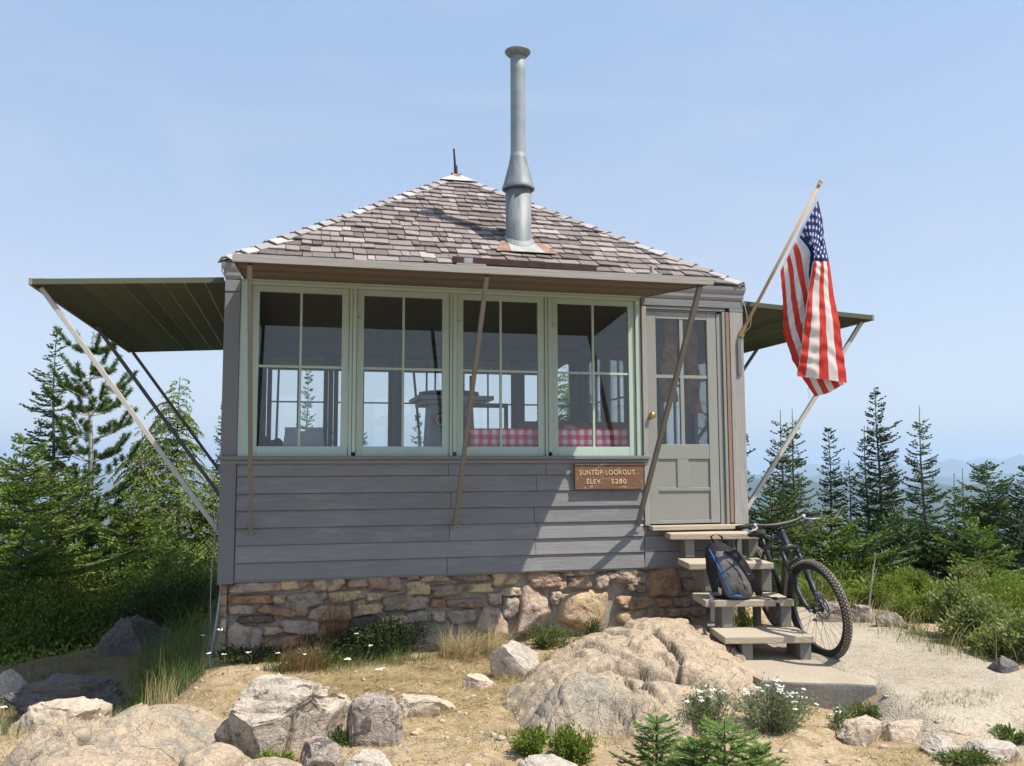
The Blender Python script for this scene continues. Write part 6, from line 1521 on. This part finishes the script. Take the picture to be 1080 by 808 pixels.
straw = [grass_mesh(roots(20000, patch(1.8, -1.7, 2.7, 1.3), rs, dn2), .065, rs, .0040, .7, 2, lay=.8), grass_mesh(roots(11000, patch(1.35, -.95, 1.0, .6), rs), .12, rs, .0040, .7, 2, lay=.82), grass_mesh(roots(3500, patch(3.5, -2.5, 1.6, .5), rs, dn2), .06, rs, .0035, .7, 2, lay=.6), grass_mesh(roots(2200, patch(-.9, -1.45, .9, .45), rs), .12, rs, .0035, .7, 3, lay=.4), grass_mesh(roots(2200, patch(2.35, -.75, .4, .35), rs), .10, rs, .0032, .7, 2, lay=.8),
         grass_mesh(roots(900, patch(3.9, -3.0, .7, .2), rs), .05, rs, .003, .7, 2, lay=.6), grass_mesh(roots(1800, patch(-1.3, .6, 1.2, 1.1), rs, dn), .22, rs, .004, .6, 3, lay=.2)]
tw_ = [grass_mesh(roots(1300, patch(1.9, -1.6, 2.9, 1.5), rs), .085, rs, .0042, .25, 2, lay=.97), grass_mesh(roots(500, patch(5.0, -1.9, 1.6, 1.0), rs), .05, rs, .004, .25, 2, lay=.97)]
for a_ in tw_: a_[0][:, 2] += .016
stuff('fallen_twigs', 'small brown twigs and needles lying on the ground', 'twigs', tw_, M['twig'])
stuff('dry_straw', 'dry yellow straw lying over the sandy ground', 'straw', straw, M['straw'])
rp = []
for o in ROCKS:
    if not len(o.data.vertices): continue
    co = np.zeros(len(o.data.vertices)*3); o.data.vertices.foreach_get('co', co); co = co.reshape(-1, 3)+np.array(o.location); g0 = H(co[:, 0], co[:, 1]); m_ = np.abs(co[:, 2]-g0) < .03; q = co[m_]
    if len(q) < 5: continue
    nn_ = int(60+260*max(o.dimensions.x, o.dimensions.y)); q = q[rs.randint(0, len(q), nn_)]; q[:, :2] += rs.normal(size=(nn_, 2))*.02; q[:, 2] = H(q[:, 0], q[:, 1])-.01; q = q[~((q[:, 0] > 3.9) & (q[:, 1] > -2.2))]; rp.append(q)
rp = np.concatenate(rp); cut = rs.rand(len(rp))
stuff('rock_edge_grass', 'dry grass growing around the feet of the rocks', 'grass', [grass_mesh(rp[cut < .75], .085, rs, .0035, .7, 3, lay=.2)], M['straw'])
stuff('rock_edge_greens', 'short green grass around the feet of the rocks', 'grass', [grass_mesh(rp[cut >= .75], .07, rs, .004, .7, 3)], M['grass'])
def tuft(name, label, x, y, rx, ry, n, h, w, bend, mat, sd_, lay=0.0, group=None):
    r = np.random.RandomState(sd_); z = Hs(x, y); t = mesh_from(name, [grass_mesh(roots(n, patch(x, y, rx, ry), r), h, r, w, bend, 4, lay)], M[mat], None, loc=(x, y, z)); tag(t, label, 'grass tuft', group)
tuft('straw_tuft', 'dry yellow straw tuft arching over in front of the foundation', 1.72, -.42, .14, .10, 420, .30, .0045, .95, 'straw', 1)
tuft('straw_tuft', 'second dry straw tuft beside the angular pale rock', 1.98, -.45, .10, .09, 330, .26, .004, .8, 'straw', 2)
tuft('straw_tuft', 'low straw swept flat left of the outcrop', 2.02, -.95, .16, .14, 360, .22, .004, .9, 'straw', 6, lay=.4)
tuft('red_grass_tuft', 'red brown upright stalks against the foundation', .82, -.22, .10, .07, 260, .52, .0035, .25, 'redstalk', 3)
tuft('red_grass_tuft', 'reddish dry stalks between the lichen boulder and the foundation', .60, -.50, .16, .08, 260, .24, .0035, .5, 'redstalk', 4)
tuft('grass_tuft', 'thin dry stalks above the broad sloping slab', -.25, -1.1, .10, .08, 90, .30, .0032, .35, 'straw', 5)
tuft('grass_tuft', 'dry bent grass in front of the outcrop left end', 2.2, -1.25, .08, .08, 160, .17, .0035, .7, 'straw', 7)

# bank beside the path: leafy weeds, bushes
GW = 'leafy weeds along the far path edge'
bank = [(905, 640, 'yellow green low weeds behind the border stones', 'bush', .35), (938, 640, 'yellowish bushy weed just behind the low brown border stone', 'bush', .42), (965, 655, 'bright yellow green tuft of weeds at the path bend', 'bush', .45), (990, 655, 'silvery leafed weed in the middle of the path bank', 'weed', .58), (1012, 672, 'tall pale weed with round leaves on the path bank', 'weed', .62),
        (1035, 680, 'broad leafed weed above the dark wedge stone', 'weed', .60), (1060, 690, 'dense weed right above the dark wedge stone', 'weed', .38), (1085, 695, 'leafy weed cut by the right edge of the photo', 'weed', .42), (1045, 655, 'darker weed behind the broad leafed weed', 'bush', .6), (1080, 660, 'green weed at the right edge behind the others', 'bush', .6), (1000, 640, 'green weed behind the silvery one', 'bush', .55), (960, 632, 'low green weed behind the path bend', 'bush', .45), (870, 632, 'green weed behind the front wheel', 'bush', .42), (845, 640, 'green weed seen through the front wheel spokes', 'bush', .38), (1025, 640, 'tall stemmed weed at the back of the bank', 'weed', .6), (1060, 640, 'bushy weed under the young fir', 'bush', .6)]
for i, (u, v, lb, mt, h) in enumerate(bank):
    c = pxground(u, v, -.5); shrub('weed_plant', lb, 'plant', c, (.20+.08*((i*53) % 7)/7), .18, h*.60*(.65+.6*((i*37) % 10)/10), 5200, .034, mt, 200+i, GW, stems=26, narrow=.45 if mt == 'weed' else .3)
bfn = lambda r: (lambda k, w: (PA[k][0]*(1-w)+PA[k+1][0]*w+r.normal()*.12, PA[k][1]*(1-w)+PA[k+1][1]*w+.12+abs(r.normal())*.5))(r.randint(11, 19), r.rand())
bank_g = [grass_mesh(roots(1300, bfn, rs), .15, rs, .005, .9, 3)]
stuff('bank_grass', 'green and yellow grass along the far edge of the path', 'grass', bank_g, M['grass'])
bank_s = [grass_mesh(roots(220, lambda r: (lambda k, w: (PA[k][0]*(1-w)+PA[k+1][0]*w+r.normal()*.12, PA[k][1]*(1-w)+PA[k+1][1]*w+.08+abs(r.normal())*.5))(r.randint(11, 19), r.rand()), rs), .34, rs, .004, .9, 4)]
stuff('bank_straw', 'dry stalks standing among the weeds along the path', 'grass', bank_s, M['straw'])
# left bushes
GLB = 'bushes left of the cabin'
for i, (u, v, d, lb, mt, rx, h) in enumerate(((60, 612, 10.6, 'green leafy bush above the dark flat boulder', 'bush', .9, .95), (12, 612, 10.4, 'dark green bush at the left edge above the boulder', 'bush', .8, .9), (120, 618, 10.8, 'yellow green bush below the small hemlock', 'bush', .8, .75), (165, 620, 10.6, 'dark bush in the shade behind the pointed boulder', 'bush_dark', .75, .7), (205, 618, 10.6, 'dark bush beside the tall grass at the cabin corner', 'bush_dark', .7, .9), (90, 578, 11.4, 'bright leafy bush under the pine', 'bush', .9, 1.0), (185, 582, 11.4, 'yellow green leafy bush under the drooping hemlock', 'bush', .9, .9), (30, 575, 11.4, 'leafy bush behind the low fir at the left', 'bush', .9, 1.0), (225, 596, 11.8, 'dark green bush just behind the cabin corner', 'bush', .8, 1.0), (135, 592, 11.8, 'green bush between pine and hemlock trunks', 'bush', .9, 1.0))):
    q = at(u, v, d); shrub('bush', lb, 'bush', (q[0], q[1], 0), rx, rx*.8, max(.4, q[2]-Hs(q[0], q[1])+.1), 8000, .045, mt, 300+i, GLB, stems=40, narrow=.42)
# ground cover on the slopes
dnc = lambda x, y: (gyard(x, y) > .95)*1.0
def rg(r):
    th = r.uniform(-1.0, 1.25)+YAW*0; d = 8+18*r.rand()**1.5; return CAM[0]+d*math.sin(th), CAM[1]+d*math.cos(th)
q = roots(42000, rg, rs, dnc); n = len(q); q[:, 2] += rs.rand(n)*.14; d = norm(rs.normal(size=(n, 3))+np.array([0, 0, .7])); ln = rs.uniform(.035, .09, n)
stuff('ground_cover', 'dense green ground cover on the slope below the trees', 'ground cover', [blades(q, d, ln, ln*.4, rs, 1), grass_mesh(roots(5000, rg, rs, dnc), .2, rs, .010, .5, 3)], M['bush'])
# understory between the trees right side
GU = 'understory bushes among the firs'
for i, (u, v, d) in enumerate(((800, 622, 11.0), (845, 628, 10.5), (880, 634, 10.2), (925, 634, 10.2), (985, 640, 10.4), (1060, 640, 10.5))):
    q = at(u, v, d); shrub('bush', 'dark green understory bush between the firs beyond the path', 'bush', (q[0], q[1], 0), 1.0, .9, max(.5, q[2]-Hs(q[0], q[1])+.15), 6000, .045, 'bush', 400+i, GU, stems=40, narrow=.4)

# ------------------------------------------------------------------ far hills and haze
def hills(name, label, r0, r1, tops, amp, seed, base=-740, freq=9.0, col='hill', n=900, m=26):
    th = np.linspace(0, 2*PI, n, endpoint=False); rr_ = np.linspace(0, 1, m); TH, RR = np.meshgrid(th, rr_)
    cx, cy = np.cos(TH), np.sin(TH)
    prof = np.sin(np.clip(RR, 0, 1)*PI)**.8
    ridge = 1-np.abs(fbm(cx*freq, cy*freq, RR*1.5, seed=seed, octv=5)); detail = fbm(cx*freq*5, cy*freq*5, RR*8, seed=seed+3, octv=4)
    az = (np.degrees(np.arctan2(cx, cy)))   # azimuth from +y clockwise
    top = tops(az); h = base+(top-base)*prof*(1-.0*RR)+amp*(ridge-.75)*prof+amp*.22*detail*prof
    rad = r0+(r1-r0)*RR*(1+.0*detail)
    V = np.stack([CAM[0]+rad*cx, CAM[1]+rad*cy, h], -1).reshape(-1, 3); idx = np.arange(n*m).reshape(m, n); nx_ = np.roll(idx, -1, 1)
    F = np.stack([idx[:-1], nx_[:-1], nx_[1:], idx[1:]], -1).reshape(-1, 4)
    tag(mk(name, V, F, M[col], None, loc=(0, 0, 0), smooth=True), label, 'hills', kind='structure')
t = NT('forested_hill'); c = t.co((.004, .004, .004), kind='World'); nn = t.noise(c, 3, 8, .7); M['hill'] = t.bsdf(t.ramp(nn, [(.3, (.018, .035, .015)), (.6, (.035, .06, .025)), (.75, (.09, .10, .06))]), 1.0, None, .0)
hills('near_hills', 'blue forested ridge below the horizon on the right', 2600, 5200, lambda az: -62-70*sstep(31, 14, az)-50*sstep(8, -30, az)+0*az, 70, 3, freq=7)
hills('mid_hills', 'paler blue ridge behind the forested ridge', 6500, 9500, lambda az: -85+0*az, 90, 8, freq=8)
hills('far_hills', 'faint pale mountains on the horizon', 11000, 14500, lambda az: -50+75*sstep(28, 45, az)+0*az, 260, 12, freq=13)
t = NT('haze_air'); v_ = t.n('VolumePrincipled', {'Color': (.62, .77, 1.0, 1), 'Density': 1.5e-4}); v_.inputs['Anisotropy'].default_value = .2; t.t.links.new(v_.outputs[0], t.out.inputs['Volume'])
hz = MB().box(-17000, 17000, -17000, 17000, -790, 260).mk('haze', t.m, None); tag(hz, 'thin summer haze hanging over the valleys', 'haze', kind='stuff')

# ------------------------------------------------------------------ light and sky
S = Vector((1.0, -.74, 1.97)).normalized()
w = bpy.data.worlds.new('World'); SC.world = w; w.use_nodes = True; nt = w.node_tree; nt.nodes.clear()
sky = nt.nodes.new('ShaderNodeTexSky'); sky.sky_type = 'NISHITA'; sky.sun_disc = False; sky.sun_elevation = math.asin(S.z); sky.sun_rotation = math.atan2(S.x, S.y)
sky.altitude = 1600; sky.air_density = 1.0; sky.dust_density = 4.5; sky.ozone_density = 2.2
bg = nt.nodes.new('ShaderNodeBackground'); bg.inputs[1].default_value = .15; ow = nt.nodes.new('ShaderNodeOutputWorld'); hs = nt.nodes.new('ShaderNodeHueSaturation'); hs.inputs['Saturation'].default_value = .80; hs.inputs['Value'].default_value = .97; tn = nt.nodes.new('ShaderNodeMix'); tn.data_type = 'RGBA'; tn.blend_type = 'MULTIPLY'; tn.inputs['Factor'].default_value = 1.0; tn.inputs['B'].default_value = (1.0, .97, .91, 1)
nt.links.new(sky.outputs[0], hs.inputs['Color']); nt.links.new(hs.outputs[0], tn.inputs['A']); fl = nt.nodes.new('ShaderNodeMix'); fl.data_type = 'RGBA'; fl.inputs['Factor'].default_value = .64; tcw = nt.nodes.new('ShaderNodeTexCoord'); sz = nt.nodes.new('ShaderNodeSeparateXYZ'); cr2 = nt.nodes.new('ShaderNodeValToRGB'); nt.links.new(tcw.outputs['Generated'], sz.inputs[0]); nt.links.new(sz.outputs[2], cr2.inputs[0]); cr2.color_ramp.elements[0].position = 0.0; cr2.color_ramp.elements[0].color = (2.12, 2.26, 2.56, 1); cr2.color_ramp.elements[1].position = .5; cr2.color_ramp.elements[1].color = (1.30, 2.03, 3.15, 1); nt.links.new(cr2.outputs[0], fl.inputs['B']); nt.links.new(tn.outputs['Result'], fl.inputs['A']); cn_ = nt.nodes.new('ShaderNodeTexNoise'); cn_.inputs['Scale'].default_value = 2.2; cn_.inputs['Detail'].default_value = 6; cn_.inputs['Distortion'].default_value = 1.2; mpw = nt.nodes.new('ShaderNodeMapping'); mpw.inputs['Scale'].default_value = (1, 1, 3.5); nt.links.new(tcw.outputs['Generated'], mpw.inputs[0]); nt.links.new(mpw.outputs[0], cn_.inputs['Vector']); cr3 = nt.nodes.new('ShaderNodeValToRGB'); cr3.color_ramp.elements[0].position = .48; cr3.color_ramp.elements[0].color = (0, 0, 0, 1); cr3.color_ramp.elements[1].position = .85; cr3.color_ramp.elements[1].color = (.35, .35, .35, 1); nt.links.new(cn_.outputs[0], cr3.inputs[0]); cm = nt.nodes.new('ShaderNodeMix'); cm.data_type = 'RGBA'; nt.links.new(cr3.outputs[0], cm.inputs['Factor']); nt.links.new(fl.outputs['Result'], cm.inputs['A']); cm.inputs['B'].default_value = (2.7, 2.85, 3.1, 1); nt.links.new(cm.outputs['Result'], bg.inputs[0]); nt.links.new(bg.outputs[0], ow.inputs[0])
ld = bpy.data.lights.new('sun', 'SUN'); ld.energy = 3.8; ld.angle = R_(.53); ld.color = (1.0, .94, .84); lo = bpy.data.objects.new('sun', ld); COL.objects.link(lo); lo.rotation_mode = 'QUATERNION'; lo.rotation_quaternion = S.to_track_quat('Z', 'Y'); lo.location = (6, -6, 12)
vsn = SC.view_settings; vsn.view_transform = 'Standard'; vsn.look = 'None'; vsn.gamma = 1.0; vsn.exposure = 0.88; vsn.use_curve_mapping = False
SC.cycles.volume_bounces = 1; SC.cycles.transparent_max_bounces = 16; SC.cycles.max_bounces = 8; SC.cycles.use_denoising = True
SC.cycles.volume_step_rate = 5; SC.cycles.volume_max_steps = 64
